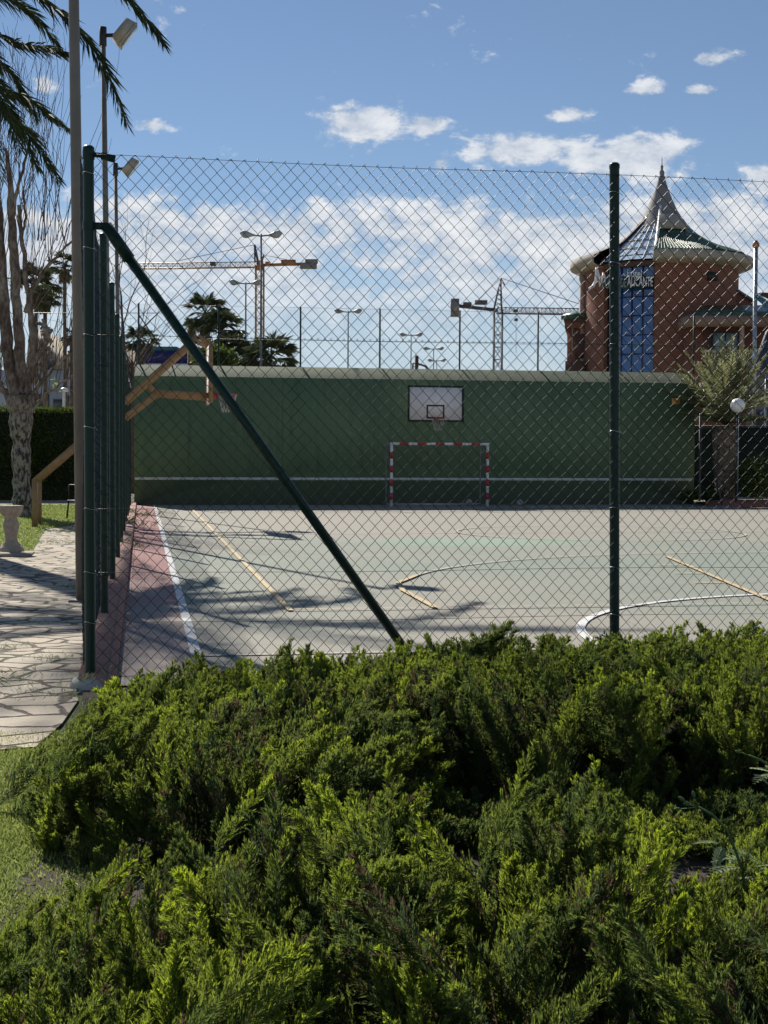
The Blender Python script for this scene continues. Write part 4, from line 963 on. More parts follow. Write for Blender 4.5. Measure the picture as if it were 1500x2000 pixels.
# short pale palm at the right end of the court
pb = PZ(1415, 975, 48.5); pb[2] = .19
cp_ = thing('date_palm', 'short stout palm with pale green fronds beside the right end of the green wall', 'palm tree', (pb[0], pb[1], .19))
mb = MB(); tr = [PZ(1416, y, 48.5) for y in (985, 960, 930, 890, 850, 835)]
mb.tube(tr, [.28, .30, .33, .38, .42, .36], 16); 
for k in range(150):
    a = k*2.4; f = (k/150); c = tr[0]+(tr[-1]-tr[0])*f; r_ = np.interp(f, [0, .5, 1], [.27, .33, .38]); d = np.array([math.cos(a), math.sin(a), .9]); mb.bar(c+d*[r_*.9, r_*.9, 0], c+d*[r_*1.2, r_*1.2, .16], .09, .05)
mb.build('trunk', 'palm_trunk', cp_)
pcen = tr[-1]+np.array([0, 0, .1])
for k in range(72):
    a = k*2.399963; el_ = rgp.uniform(.62, 1.5) if k % 6 else rgp.uniform(.2, .6); hor = np.array([math.cos(a), math.sin(a), 0]); Lf = rgp.uniform(2.4, 3.2)*(1.0 if k % 6 else .55); pts = []
    for f in np.linspace(0, 1, 6): pts.append(pcen+hor*Lf*f*math.cos(el_)*(1+.1*f)+np.array([0, 0, math.sin(el_)*Lf*f-.30*Lf*f*f*math.cos(el_)]))
    mb = MB(); rb = MB(); frond(mb, rb, pts, .42, 52, rgp, wid=.034, r0_=.02, tonek=rgp.choice([.25, .6, 1.0]), droop=.1)
    o = mb.build('frond', 'palm_leaf_pale', cp_); rb.build('frond_stalk', 'palm_leaf_pale', o)
mb = MB(); base = PZ(1385, 962, 47.6)
for k in range(26):
    n = 14; P0 = np.array([base[0]+rnd(-.8, .3), base[1]+rnd(-.3, .3), .2]); d = RNG.normal(size=(n, 3))*[.6, .6, .2]; d[:, 2] += .9
    blades(mb, np.tile(P0, (n, 1)), d, RNG.uniform(.2, .7, n), np.full(n, .05), RNG.uniform(0, .8, n), .3)
tag(mb.build('low_bush', 'hedge', None, False, (base[0], base[1], .19)), 'low leafy bush at the foot of the short palm', 'bush')
base = PZ(1480, 935, 47.8); mb = MB(); n = 2600; q = RNG.normal(size=(n, 3)); q /= np.linalg.norm(q, axis=1, keepdims=True)
q = q*RNG.uniform(.5, 1, n)[:, None]*[.75, .6, .75]+[base[0], base[1], .95]; d = RNG.normal(size=(n, 3)); blades(mb, q, d, RNG.uniform(.1, .2, n), np.full(n, .05), RNG.uniform(0, 1, n))
tag(mb.build('round_bush', 'hedge', None, False, (base[0], base[1], .19)), 'rounded dark bush at the right edge behind the red kerb', 'bush')

# globe lamp
g0 = PZ(1437, 988, 46.2); gc = PZ(1441, 792, 46.2)
gp = thing('globe_lamp', 'white globe lamp on a thin pole in front of the short palm', 'lamp', (g0[0], g0[1], .2))
MB().tube([(g0[0], g0[1], .19), (g0[0]+.02, g0[1], 1.6), (gc[0]-.01, g0[1], gc[2]-.2)], .028, 10).build('pole', 'dark_metal', gp)
MB().tube([(g0[0]+.045, g0[1]-.02, .21), (gc[0]+.03, g0[1]-.02, gc[2]-.24)], .014, 8).build('conduit', 'steel', gp)
MB().lathe([(.055, gc[2]-.26), (.07, gc[2]-.2)], (gc[0], g0[1], 0), 14).build('collar', 'dark_metal', gp)
MB().lathe([(max(.001, .235*math.sin(a)), gc[2]-.235*math.cos(a)) for a in np.linspace(0.15, math.pi, 16)], (gc[0], g0[1], 0), 28).build('globe', 'globe', gp, True)

# dark green screened fence at the right end
sx0 = wr+.05
rf = thing('screen_fence', 'dark green screened fence behind the short palm right of the wall', 'fence', (sx0+5, 49.3, 0))
MB().box((sx0, 49.3, .15), (sx0+16, 49.34, 2.75)).build('screen', mat('screen_cloth', (.012, .022, .015), (.006, .012, .008), .9, scale=3), rf)
for k in range(7): MB().lathe([(.035, .1), (.035, 3.05), (.001, 3.06)], (sx0+.15+k*2.5, 49.2, 0), 8).build('post', 'green_paint', rf)
mb = MB().tube([(sx0, 49.22, 2.78), (sx0+16, 49.22, 2.78)], .02, 5); mb.build('top_rail', 'green_paint', rf)
pp = thing('fence_post', 'thin dark post with leaning stay next to the wall end', 'post', tuple(PZ(1366, 985, 46.4)*[1, 1, 0]+[0, 0, .19]))
q = PZ(1366, 985, 46.4); MB().lathe([(.04, .19), (.04, 3.05), (.001, 3.06)], (q[0], q[1], 0), 10).build('post', 'dark_metal', pp)
MB().tube([PZ(1392, 905, 46.6), PZ(1410, 985, 45.9)], .035, 8).build('stay', 'dark_metal', pp)

# ------------------------------------------------------------------ pollarded tree (left)
TZ = 36.5
tb0 = PZ(46, 1010, TZ); tb0[2] = 0
tree = thing('pollarded_tree', 'bare pollarded tree with mottled trunk and long thin whips', 'tree', tuple(tb0))
rgt = np.random.default_rng(21)
def limb(mb, pts, rad, sides=12, jit=.0, dz=0):
    P = [PZ(px, py, TZ+(z_ if len(p_) > 2 else 0)) for p_ in pts for (px, py, z_) in [(p_[0], p_[1], p_[2] if len(p_) > 2 else 0)]]
    P = np.array(P); n = 4*len(P); t = np.linspace(0, 1, n); s_ = np.linspace(0, 1, len(P))
    Q = np.stack([np.interp(t, s_, P[:, i]) for i in range(3)], 1)
    for _ in range(2): Q[1:-1] = (Q[:-2]+2*Q[1:-1]+Q[2:])/4
    r = np.interp(t, s_, rad)*(1+rgt.normal(size=n)*.06); Q[1:-1] += rgt.normal(size=(n-2, 3))*jit
    Q[1:-1] += rgt.normal(size=(n-2, 3))*.012; mb.tube(Q, r*(0.60 if sides < 18 else 1.0), sides); return Q
mb = MB()
limb(mb, [(46, 1014), (44, 960), (42, 900), (42, 850), (40, 800), (38, 770)], [.27, .235, .23, .24, .30, .38], 18)
mb.build('trunk', 'mottled_bark', tree, True)
LB = [([(36, 790), (22, 740), (12, 660), (6, 540), (-4, 420), (-14, 330)], [.30, .26, .26, .24, .20, .16]),
      ([(44, 780), (40, 700), (34, 620), (28, 520), (24, 430), (18, 350), (10, 290)], [.28, .24, .22, .20, .16, .11, .07]),
      ([(50, 775), (60, 720), (66, 650), (52, 560), (42, 470), (36, 400)], [.24, .18, .15, .11, .09, .07]),
      ([(52, 740), (66, 705), (88, 670), (92, 650), (84, 632)], [.18, .16, .15, .15, .11]),
      ([(84, 636), (76, 632), (66, 634)], [.08, .07, .05]), ([(86, 632), (84, 624)], [.06, .045]),
      ([(50, 610), (60, 575), (85, 530), (118, 492), (150, 462)], [.10, .09, .08, .055, .045]),
      ([(52, 790), (66, 765), (90, 735), (125, 700), (152, 682)], [.14, .11, .08, .05, .035]),
      ([(56, 808), (72, 790), (95, 765), (125, 745), (156, 728)], [.11, .08, .06, .04, .03]),
      ([(30, 800), (14, 770), (-4, 745), (-30, 700)], [.22, .17, .14, .1]),
      ([(24, 430), (32, 380), (44, 330), (56, 280)], [.09, .075, .06, .04]), ([(6, 500), (-10, 400), (-30, 300)], [.12, .1, .07]),
      ([(40, 470), (50, 420), (46, 370)], [.06, .05, .04])]
tips = []
for pts, rad in LB:
    mb = MB(); Q = limb(mb, pts, rad, 10, .012); mb.build('limb', 'mottled_bark', tree, True)
    tips.append(Q)
# pollard knuckle lumps
for k in range(26):
    c = PZ(rnd(78, 104), rnd(640, 720), TZ+rnd(-.2, .2)); r_ = rnd(.03, .07); MB().lathe([(.004, -r_), (r_, 0), (r_*.6, r_), (.004, r_*1.3)], c, 6).build('knuckle', 'mottled_bark', tree, True)
# whips: fine wands rising from the limbs
mb = MB()
def whip(p, vx, vz, L, r=.012, curv=0.0):
    P = [np.array(p, float)]; v = np.array([vx, rgt.normal()*.12, vz]); v /= np.linalg.norm(v); n = 12
    for i in range(n):
        v = v+rgt.normal(size=3)*.085+np.array([curv*.06, 0, .05 if curv >= 0 else 0]); v /= np.linalg.norm(v); P.append(P[-1]+v*L/n)
    mb.tube(P, np.linspace(r, .0035, n+1), 4, False); return P
for k in range(60):
    Q = tips[rgt.choice([0, 1, 2, 10, 11, 12, 9])]; p = Q[int(len(Q)*rgt.uniform(.45, .99))]
    P = whip(p, rgt.normal()*.22+.12, 1, rgt.uniform(2.0, 5.0), rgt.uniform(.006, .012))
    for j in range(2):
        b = P[rgt.integers(3, 11)]; whip(b, rgt.normal()*.4, 1, rgt.uniform(.5, 1.6), .007)
for k in range(55):      # whips sweeping up from the low right branches
    Q = tips[rgt.choice([6, 7, 8])]; p = Q[int(len(Q)*rgt.uniform(.2, .99))]
    whip(p, .12+rgt.normal()*.14, 1, rgt.uniform(1.2, 4.2), rgt.uniform(.007, .013))
for k in range(20):      # drooping fine twigs from the upper limbs
    p = PZ(rnd(20, 125), rnd(60, 330), TZ+rnd(-1, 1)); whip(p, rgt.normal()*.12, -1, rgt.uniform(1.0, 2.4), .006, -1)
for k in range(16):
    px = rnd(20, 135); p = PZ(px, 470, TZ); P = whip(p, .02+rgt.normal()*.08, 1, rnd(4.5, 6.3), .010)
mb.build('whips', 'twig', tree)
mb = MB(); n = 60; q = np.array([PZ(rnd(95, 118), rnd(735, 760), TZ) for _ in range(n)]); blades(mb, q[:9], RNG.normal(size=(9, 3))+[0, 0, -1], RNG.uniform(.1, .2, 9), np.full(9, .09), RNG.uniform(.5, 1, 9))
mb.build('last_leaves', 'weed', tree)

# small bare saplings behind the fence on the left
def bare(label, px, pyb, pyt, Z, n, spread, seed):
    rg = np.random.default_rng(seed); b = PZ(px, pyb, Z); tpt = PZ(px, pyt, Z); b[2] = max(b[2], 0)
    t = thing('bare_tree', label, 'tree', (b[0], b[1], 0)); H = tpt[2]
    MB().tube([(b[0], b[1], 0), (b[0]+.05, b[1], H*.5), (b[0], b[1], H*.62)], [.14, .09, .06], 8).build('trunk', 'twig', t)
    mb = MB()
    for k in range(n):
        p = np.array([b[0], b[1], H*rg.uniform(.45, .62)]); v = np.array([rg.normal()*spread, rg.normal()*spread, 1]); v /= np.linalg.norm(v); P = [p]
        for i in range(9):
            v = v+rg.normal(size=3)*.13; v[2] = abs(v[2]); v /= np.linalg.norm(v); P.append(P[-1]+v*H*.4/9)
            if rg.random() < .6:
                w_ = v+rg.normal(size=3)*.5; w_ /= np.linalg.norm(w_); mb.tube([P[-1], P[-1]+w_*H*.06, P[-1]+w_*H*.1+[0, 0, H*.03]], [.008, .006, .003], 3, False)
        mb.tube(P, np.linspace(.028, .006, 10), 4, False)
    mb.build('crown', 'twig', t)
bare('tall bare tree with spindly twigs seen behind the second floodlight pole', 240, 900, 420, 56, 9, .25, 3)
bare('smaller bare tree seen through the mesh above the blue building', 258, 900, 545, 60, 16, .35, 4)

# ------------------------------------------------------------------ baluster, slab, chair, hedge
q = G(22, 1080)
bal = thing('stone_baluster', 'weathered stone baluster pedestal on the garden paving', 'pedestal', (q[0], q[1], 0))
MB().lathe([(.20, .0), (.20, .05), (.165, .07), (.15, .11), (.10, .16), (.095, .24), (.125, .38), (.13, .44), (.10, .52), (.10, .55), (.15, .58), (.15, .60)], (q[0], q[1], 0.03), 28).build('shaft', 'stone', bal, True)
MB().lathe([(.15, .602), (.17, .62), (.195, .70), (.20, .73), (.16, .735), (.001, .735)], (q[0], q[1], 0.03), 28).build('capital', 'stone', bal, True)
q2 = G(-10, 1086); tag(MB().box((q2[0]-1.4, q2[1]-.28, .0), (q2[0]+.55, q2[1]+.75, .03)).build('stone_slab', 'stone', None, False, (q2[0], q2[1], 0)), 'flat stone slab under the weathered baluster', 'slab')
q = G(150, 1014)
ch = thing('garden_chair', 'thin black metal garden chair half hidden behind the near pole', 'chair', (q[0], q[1], 0))
for dx in (-.22, .22):
    for dy in (-.2, .2): MB().tube([(q[0]+dx*1.1, q[1]+dy*1.1, 0), (q[0]+dx*.9, q[1]+dy*.9, .45)], .013, 6).build('leg', 'dark_metal', ch)
MB().box((q[0]-.23, q[1]-.22, .45), (q[0]+.23, q[1]+.22, .475)).build('seat', 'dark_metal', ch)
mb = MB()
for dx in (-.2, 0, .2): mb.tube([(q[0]+dx, q[1]+.2, .47), (q[0]+dx, q[1]+.27, .85)], .011, 6)
mb.tube([(q[0]-.2, q[1]+.27, .85), (q[0]+.2, q[1]+.27, .85)], .012, 6); mb.build('backrest', 'dark_metal', ch)

hx0, hx1, hy0, hy1, hz = -19.0, -1.1, 52.0, 54.5, 3.25
hg = thing('clipped_hedge', 'tall clipped dark green hedge with sunlit top behind the bare tree', 'hedge', ((hx0+hx1)/2, 53, 0))
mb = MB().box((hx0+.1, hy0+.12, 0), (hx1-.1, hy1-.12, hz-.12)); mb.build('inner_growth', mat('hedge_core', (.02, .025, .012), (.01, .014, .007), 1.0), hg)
mb = MB(); n = 60000
q = np.column_stack([RNG.uniform(hx0, hx1, n), RNG.uniform(hy0, hy0+.25, n), RNG.uniform(0, hz, n)]); q[:, 1] += .06*np.sin(q[:, 0]*2)+.05*np.sin(q[:, 2]*3)
n2 = 26000; q2 = np.column_stack([RNG.uniform(hx0, hx1, n2), RNG.uniform(hy0, hy1, n2), RNG.normal(hz-.04, .05, n2)])
q = np.concatenate([q, q2]); n = len(q); d = RNG.normal(size=(n, 3))*.7; d[:, 1] -= .5; d[-n2:, 2] += .9
blades(mb, q, d, RNG.uniform(.07, .15, n), np.full(n, .045), RNG.uniform(0, 1, n)); mb.build('foliage', 'hedge', hg)

# ------------------------------------------------------------------ buildings on the left
def bpt(px, py, Z): return PZ(px, py, Z)
Zb = 78
a = bpt(30, 700, Zb); b = bpt(205, 700, Zb); zt_ = a[2]
wb = thing('white_building', 'low white building with grey windows behind the clipped hedge', 'building', ((a[0]+b[0])/2, a[1], 0))
ex = np.array([cy, -sy, 0.]); ey = np.array([sy, cy, 0.])
def rbox(mb, px0, px1, pyt, pyb, Z, depth, zmin=None):
    p = bpt(px0, pyt, Z); q_ = bpt(px1, pyt, Z); zb = bpt(px0, pyb, Z)[2] if zmin is None else zmin; zt2 = p[2]
    V = []
    q_[2] = p[2]
    for z in (zb, zt2):
        for pt in (p, q_): V.append((pt[0], pt[1], z))
        for pt in (q_, p): V.append((pt[0]+ey[0]*depth, pt[1]+ey[1]*depth, z))
    return mb.add(V, [(0, 3, 2, 1), (4, 5, 6, 7), (0, 1, 5, 4), (1, 2, 6, 5), (2, 3, 7, 6), (3, 0, 4, 7)])
mb = MB(); rbox(mb, -120, 205, 722, 0, Zb, 14, 0); mb.build('wall', 'white_wall', wb)
def gable(mb, px0, pxm, px1, pyb, pyt, Z, depth):
    p, m_, q_ = bpt(px0, pyb, Z), bpt(pxm, pyt, Z), bpt(px1, pyb, Z); q_[2] = p[2]
    d = ey*depth; return mb.add([p, q_, m_, p+d, q_+d, m_+d], [(0, 1, 2), (3, 5, 4), (1, 4, 5, 2), (0, 2, 5, 3), (0, 3, 4, 1)])
mb = MB(); gable(mb, 50, 58, 90, 721.5, 638, Zb-.05, 8); mb.build('gable_roof', 'beige_roof', wb)
mb = MB(); p = bpt(98, 721, Zb-.1); q_ = bpt(203, 721, Zb-.1); r_ = bpt(203, 660, Zb-.1); r2 = bpt(160, 666, Zb-.1); q_[2] = p[2]; d = ey*10
mb.add([p, q_, r_, r2, p+d, q_+d, r_+d, r2+d], [(0, 1, 2, 3), (7, 6, 5, 4), (1, 5, 6, 2), (2, 6, 7, 3), (0, 3, 7, 4), (0, 4, 5, 1)]); mb.build('sloping_roof', 'beige_roof', wb)
for (x0, x1, y0, y1) in ((66, 96, 770, 798), (104, 124, 780, 800), (132, 150, 772, 802), (20, 40, 775, 798), (170, 200, 772, 800)):
    mb = MB(); rbox(mb, x0, x1, y0, y1, Zb-.06, .1); wi = mb.build('window', 'window_dark', wb)
    mb = MB(); rbox(mb, x0-1.5, x1+1.5, y0-2, y0-.2, Zb-.14, .1); mb.build('lintel', 'light_grey', wi)
mb = MB(); rbox(mb, 98, 160, 755, 762, Zb-.1, .1); mb.build('grey_panel', 'light_grey', wb)
mb = MB()
for x in (64, 90, 110, 131, 150): rbox(mb, x, x+.8, 722, 800, Zb-.03, .05)
mb.build('panel_joints', 'light_grey', wb)
q = bpt(125, 800, 60); q3 = bpt(125, 766, 60)
lp = thing('garden_lamp', 'white garden lamp post with mushroom head above the hedge', 'lamp', (q[0], q[1], 0))
MB().lathe([(.07, 0), (.06, q3[2])], (q[0], q[1], 0), 10).build('pole', 'white_paint', lp)
MB().lathe([(.09, q3[2]), (.20, q3[2]+.02), (.19, q3[2]+.1), (.09, q3[2]+.18), (.001, q3[2]+.2)], (q[0], q[1], 0), 16).build('lamp_head', 'globe', lp)

Zc = 95
a = bpt(240, 700, Zc); b = bpt(432, 700, Zc)
cb = thing('store_building', 'low store building with a dark blue band under a teal roof', 'building', ((a[0]+b[0])/2, a[1], 0))
mb = MB(); rbox(mb, 120, 434, 716, 0, Zc, 20, 0); mb.build('wall', 'white_wall', cb)
mb = MB(); rbox(mb, 120, 400, 685, 709, Zc-.5, 16); mb.build('blue_fascia', 'blue_band', cb)
mb = MB(); rbox(mb, 118, 436, 709.3, 716, Zc-.7, 17); mb.build('white_trim', 'letter_white', cb)
mb = MB(); rbox(mb, 400.3, 434, 685, 709, Zc-.45, 16); mb.build('pale_fascia', 'white_wall', cb)
mb = MB(); rbox(mb, 150, 345, 676, 684.7, Zc, 14); mb.build('roof', 'teal_roof', cb)

# ------------------------------------------------------------------ fan palms
def fanpalm(label, px, pyc, Z, Rc, seed, pyb=None, lean=0.0, skirt=True, nleaf=34):
    rg = np.random.default_rng(seed); c = bpt(px, pyc, Z); tr_ = 1.0 if Z > 67 and px > 250 else .4; t = thing('fan_palm', label, 'palm tree', (c[0]-lean, c[1], 0), 'fan palms behind the court')
    MB().tube([(c[0]-lean, c[1], 0), (c[0]-lean*.5, c[1], c[2]*.5), (c[0], c[1], c[2])], [.30*tr_, .22*tr_, .20*tr_], 10).build('trunk', 'palm_trunk', t)
    mb = MB()
    for k in range(nleaf):
        a = k*2.4; e = rg.uniform(-.75, 1.35); d = np.array([math.cos(a)*math.cos(e), math.sin(a)*math.cos(e), math.sin(e)]); hub = c+d*Rc*rg.uniform(.45, .62)
        mb.tube([c, hub], .02, 3, False)
        sd = np.cross(d, [0, 0, 1.]); sd /= np.linalg.norm(sd)+1e-6; u_ = np.cross(sd, d); m = 15; an = np.linspace(-1.45, 1.45, m)
        dd_ = np.outer(np.cos(an), d)+np.outer(np.sin(an), sd*.9+u_*.15); dd_[:, 2] -= .25
        blades(mb, np.tile(hub, (m, 1)), dd_, Rc*rg.uniform(.42, .6, m), np.full(m, Rc*.085), np.clip(np.full(m, rg.uniform(.1, .8)), 0, 1), .2)
    mb.build('crown', 'fan_leaf', t)
    if skirt:
        mb = MB(); n = 160; a = rg.uniform(0, 6.28, n); B = np.column_stack([c[0]+.15*np.cos(a), c[1]+.15*np.sin(a), c[2]-rg.uniform(.1, Rc*.7, n)]); D = np.column_stack([np.cos(a)*.4, np.sin(a)*.4, -np.ones(n)])
        blades(mb, B, D, rg.uniform(.5, 1., n)*Rc*.4, np.full(n, .12), rg.uniform(0, 1, n)); mb.build('dead_skirt', 'dead_frond', t)
    return t
fanpalm('tallest fan palm of the clump, crown left of its neighbour above the wall', 401, 612, 72, 1.25, 1, lean=-.3)
fanpalm('fan palm with dense round crown right in the clump above the wall', 434, 645, 70, 1.25, 2)
fanpalm('small fan palm crown at the left of the clump beside the brace', 374, 636, 74, .55, 3, nleaf=18)
fanpalm('short fan palm right under the clump behind the orange crane mast', 455, 690, 68, 1.1, 4)
fanpalm('low wide fan palm whose crown just clears the wall right of the crane', 528, 700, 66, 1.45, 5, lean=.1)
fanpalm('low fan palm between the clump and the crane mast', 492, 702, 69, 1.0, 6)
fanpalm('small grey-green fan palm in front of the blue store band', 273, 668, 76, 1.05, 7, nleaf=24)
fanpalm('fan palm seen left of the near pole past the bare branches', 70, 558, 62, 1.15, 8, nleaf=26)
fanpalm('tiny fan palm crown high beside the near grey pole', 126, 522, 66, .85, 9, nleaf=20)
fanpalm('little drooping fan palm head low between bare tree and pole', 139, 655, 70, .6, 10, nleaf=16)
fanpalm('drooping leaf head just below the left fan palm crown', 88, 582, 60, .7, 12, nleaf=18)
# loquat-like round bush in front of palms
mb = MB(); cb_ = bpt(420, 706, 64); n = 1500; q = RNG.normal(size=(n, 3)); q /= np.linalg.norm(q, axis=1, keepdims=True); q = q*RNG.uniform(.4, 1, n)[:, None]*[1.1, .8, .75]+cb_
blades(mb, q, RNG.normal(size=(n, 3)), RNG.uniform(.2, .35, n), np.full(n, .12), RNG.uniform(.4, 1, n)); 
lt = thing('leafy_tree', 'light green leafy treetop under the fan palms behind the wall', 'tree', (cb_[0], cb_[1], 0)); mb.build('crown', 'hedge', lt)
MB().tube([(cb_[0], cb_[1], 0), (cb_[0], cb_[1], cb_[2])], [.15, .08], 8).build('trunk', 'wood_bark', lt)

# ------------------------------------------------------------------ street lamps behind the wall
def lamp_heights(px, py, ref=10.0): return FPX*(ref-CH)/(893+.0074*(px-277)-py)
LH = [(510, 461, 'tallest twin-headed street lamp standing before the orange crane'), (480, 554, 'second twin-headed street lamp, left of the orange crane mast'),
      (680, 610, 'twin-headed street lamp over the wall between two fence posts'), (803, 656, 'small twin-headed street lamp right of the wall centre'),
      (847, 683, 'tiny twin-headed street lamp just above the wall'), (853, 706, 'farthest twin-headed lamp barely clearing the wall top')]
px, py, lab = LH[0]; Zl = lamp_heights(px, py); q = bpt(px, py, Zl)
sl = thing('street_lamp', lab, 'street lamp', (q[0], q[1], 0), 'twin-headed street lamps behind the wall')
MB().tube([(q[0], q[1], 0), (q[0], q[1], 10)], [.055, .035], 10).build('pole', 'steel_dull', sl)
mb = MB().tube([q-ex*.42+[0, 0, .05], q+[0, 0, 0], q+ex*.42+[0, 0, .05]], .03, 6); mb.build('cross_arm', 'crane_dark', sl)
for s_ in (-1, 1):
    mb = MB(); P = [q+ex*s_*(.22+.115*i)+np.array([0, 0, .03+.016*i]) for i in range(6)]; 
    V = []; 
    wds = [.05, .08, .13, .18, .17, .06]; hts = [.03, .05, .09, .13, .12, .03]
    for p_, w_, h_ in zip(P, wds, hts):
        for k in range(8): a_ = k/8*2*math.pi; V.append(p_+ey*w_*math.cos(a_)+np.array([0, 0, h_*math.sin(a_)*(1 if math.sin(a_) > 0 else 1.3)]))
    F = [(i*8+j, i*8+(j+1) % 8, (i+1)*8+(j+1) % 8, (i+1)*8+j) for i in range(5) for j in range(8)]+[tuple(range(40, 48))]
    mb.add(V, F); mb.build('lamp_head', 'light_grey', sl, True)
for px, py, lab in LH[1:]:
    p_ = bpt(px, py, lamp_heights(px, py)); copy_tree(sl, (p_[0], p_[1], 0), lab)

# ------------------------------------------------------------------ tower cranes
def lattice(mb, p, q, wv, hv, r, nb, tri=False):
    p, q = np.array(p, float), np.array(q, float); cs = [(-1, -1), (1, -1), (1, 1), (-1, 1)] if not tri else [(-1, -1), (1, -1), (0, 1)]
    off = [wv*i+hv*j for i, j in cs]
    for o in off: mb.tube([p+o, q+o], r, 4)
    for k in range(nb):
        a_ = p+(q-p)*k/nb; b_ = p+(q-p)*(k+1)/nb
        for i in range(len(off)):
            j = (i+1) % len(off); mb.tube([a_+off[i], b_+off[j]] if k % 2 else [a_+off[j], b_+off[i]], r*.6, 3, False); mb.tube([a_+off[i], a_+off[j]], r*.5, 3, False)
def crane(label, Z, mast, jib_l, jib_r, dark, cw_l, peak, mats, mw, tie):
    b = bpt(mast[0], mast[2], Z); top = bpt(mast[0], mast[1], Z); t = thing('tower_crane', label, 'crane', (b[0], b[1], 0))
    mb = MB(); lattice(mb, (b[0], b[1], 0), (b[0], b[1], top[2]), ex*mw/2, ey*mw/2, .11, int(top[2]/1.6)); mb.build('mast', mats[0], t)
    tj = bpt(jib_l[0], jib_l[1], Z); sj = bpt(jib_r[0], jib_r[1], Z); return t, b, top, tj, sj
Z1 = 220
t, b, top, tj, sj = crane('orange tower crane with long jib pointing left', Z1, (507, 518, 720), (262, 521), (560, 516), None, None, None, ('crane_tan',), 1.2, None)
mb = MB(); lattice(mb, top+[0, 0, .1], tj+[0, 0, .1], ey*.5, np.array([0, 0, .42]), .07, 26, True); mb.build('jib', 'crane_tan', t)
MB().bar(top, bpt(618, 515, Z1), .9, .35).build('counter_jib', 'crane_orange', t)
mb = MB(); rbox(mb, 549, 577, 507, 517, Z1-.8, 1.4); mb.build('winch_housing', 'crane_orange', t)
mb = MB(); rbox(mb, 586, 618, 513, 523, Z1-.8, 1.6); rbox(mb, 596, 620, 506, 512.5, Z1-.8, 1.6); mb.build('counterweight', 'concrete_block', t)
mb = MB(); rbox(mb, 501, 513, 508, 526, Z1-.9, 1.6); mb.build('slewing_ring', 'crane_orange', t)
mb = MB(); rbox(mb, 518, 526, 511, 518, Z1-1.2, .9); mb.build('cab', 'crane_orange', t)
mb = MB(); pk = bpt(497, 478, Z1); mb.tube([bpt(504, 512, Z1), pk], .18, 4); mb.tube([bpt(498, 512, Z1), pk], .12, 4); mb.tube([bpt(515, 497, Z1), bpt(511, 512, Z1)], .15, 4); mb.build('a_frame', 'crane_dark', t)
mb = MB(); mb.tube([pk, bpt(345, 510, Z1)], .05, 3); mb.tube([bpt(515, 498, Z1), bpt(560, 507, Z1)], .05, 3); mb.build('tie_cables', 'crane_dark', t)
mb = MB(); rbox(mb, 410, 420, 511, 518, Z1-.6, 1); mb.tube([bpt(355, 520, Z1), bpt(355, 525, Z1)], .2, 4); mb.build('trolley', 'crane_dark', t)
Z2 = 200
t, b, top, tj, sj = crane('dark tower crane with pointed head and concrete counterweight on its left end', Z2, (972, 606, 730), (1160, 609), (880, 596), None, None, None, ('crane_grey',), 1.15, None)
mb = MB(); lattice(mb, top+[0, 0, .0], tj, ey*.5, np.array([0, 0, .42]), .07, 24, True); mb.build('jib', 'crane_grey', t)
MB().bar(top, sj, .9, .4).build('counter_jib', 'crane_dark', t)
mb = MB(); rbox(mb, 881, 897, 583, 617, Z2-.8, 1.6); mb.build('counterweight', 'concrete_block', t)
mb = MB(); rbox(mb, 928, 952, 586, 594, Z2-.5, 1.0); rbox(mb, 905, 921, 590, 596, Z2-.5, 1.0); mb.build('machinery', 'crane_grey', t)
pk = bpt(978, 543, Z2); mb = MB(); 
for o_ in (-1, 1):
    for p_ in (-.6, .6): mb.tube([top+ex*o_*.55+ey*p_, pk], .10, 4)
for k in range(1, 7):
    f = k/7; c_ = top+(pk-top)*f; r_ = .55*(1-f); mb.tube([c_-ex*r_, c_+ex*r_+[0, 0, .4]], .06, 3); mb.tube([c_+ex*r_, c_-ex*r_+[0, 0, .6]], .06, 3)
mb.tube([pk, pk+ex*.6+[0, 0, -1.0]], .08, 3); mb.build('tower_head', 'crane_dark', t)
mb = MB(); mb.tube([pk, bpt(1165, 605, Z2)], .06, 3); mb.tube([pk, bpt(930, 590, Z2)], .05, 3); mb.build('tie_cables', 'crane_dark', t)
mb = MB(); rbox(mb, 1004, 1012, 604, 608, Z2-.5, 1); mb.tube([bpt(1008, 607, Z2), bpt(1008, 690, Z2)], .035, 3); mb.tube([bpt(1008, 622, Z2), bpt(1008, 627, Z2)], .28, 6); mb.build('hoist', 'crane_dark', t)
# broken lamp stub rising over the wall
q = bpt(812, 722, 52); t = thing('leaning_stub', 'short dark leaning stub and bent pipe just over the wall top', 'post', (q[0], q[1], 0))
MB().bar(np.array([q[0]-.05, q[1], 0.0]), bpt(814, 695, 52), .16, .12).build('stub', 'brown_roof', t)
MB().tube([bpt(806, 722, 52), bpt(807, 709, 52), bpt(818, 711, 52), bpt(830, 715, 52), bpt(838, 724, 52)], .035, 6).build('bent_pipe', 'dark_metal', t)
# overhead cable left
q = bpt(145, 611, 50); ca = MB().tube([bpt(-60, 611, 50), bpt(145, 611, 50), bpt(335, 611.5, 50)], .012, 4)
tag(ca.build('overhead_cable', 'crane_dark', None, False, q), 'thin horizontal cable crossing behind the near pole', 'cable')

# ------------------------------------------------------------------ hotel tower
HZ = 90.0; hc = bpt(1291, 480, HZ); hc[2] = 0
ht = thing('hotel_tower', 'round red brick hotel tower with flared pointed roof and blue glass front', 'building', tuple(hc))
ex_keep, ey_keep = ex, ey; ey = hc/np.linalg.norm(hc); ex = np.array([ey[1], -ey[0], 0.])
hb_ = (-ey, ex)    # angle 0 faces the court, positive to the right
A0, A1 = R(-45), R(-4.4)
def zat(py, Z): return bpt(1291, py, Z)[2]
RW = 4.78
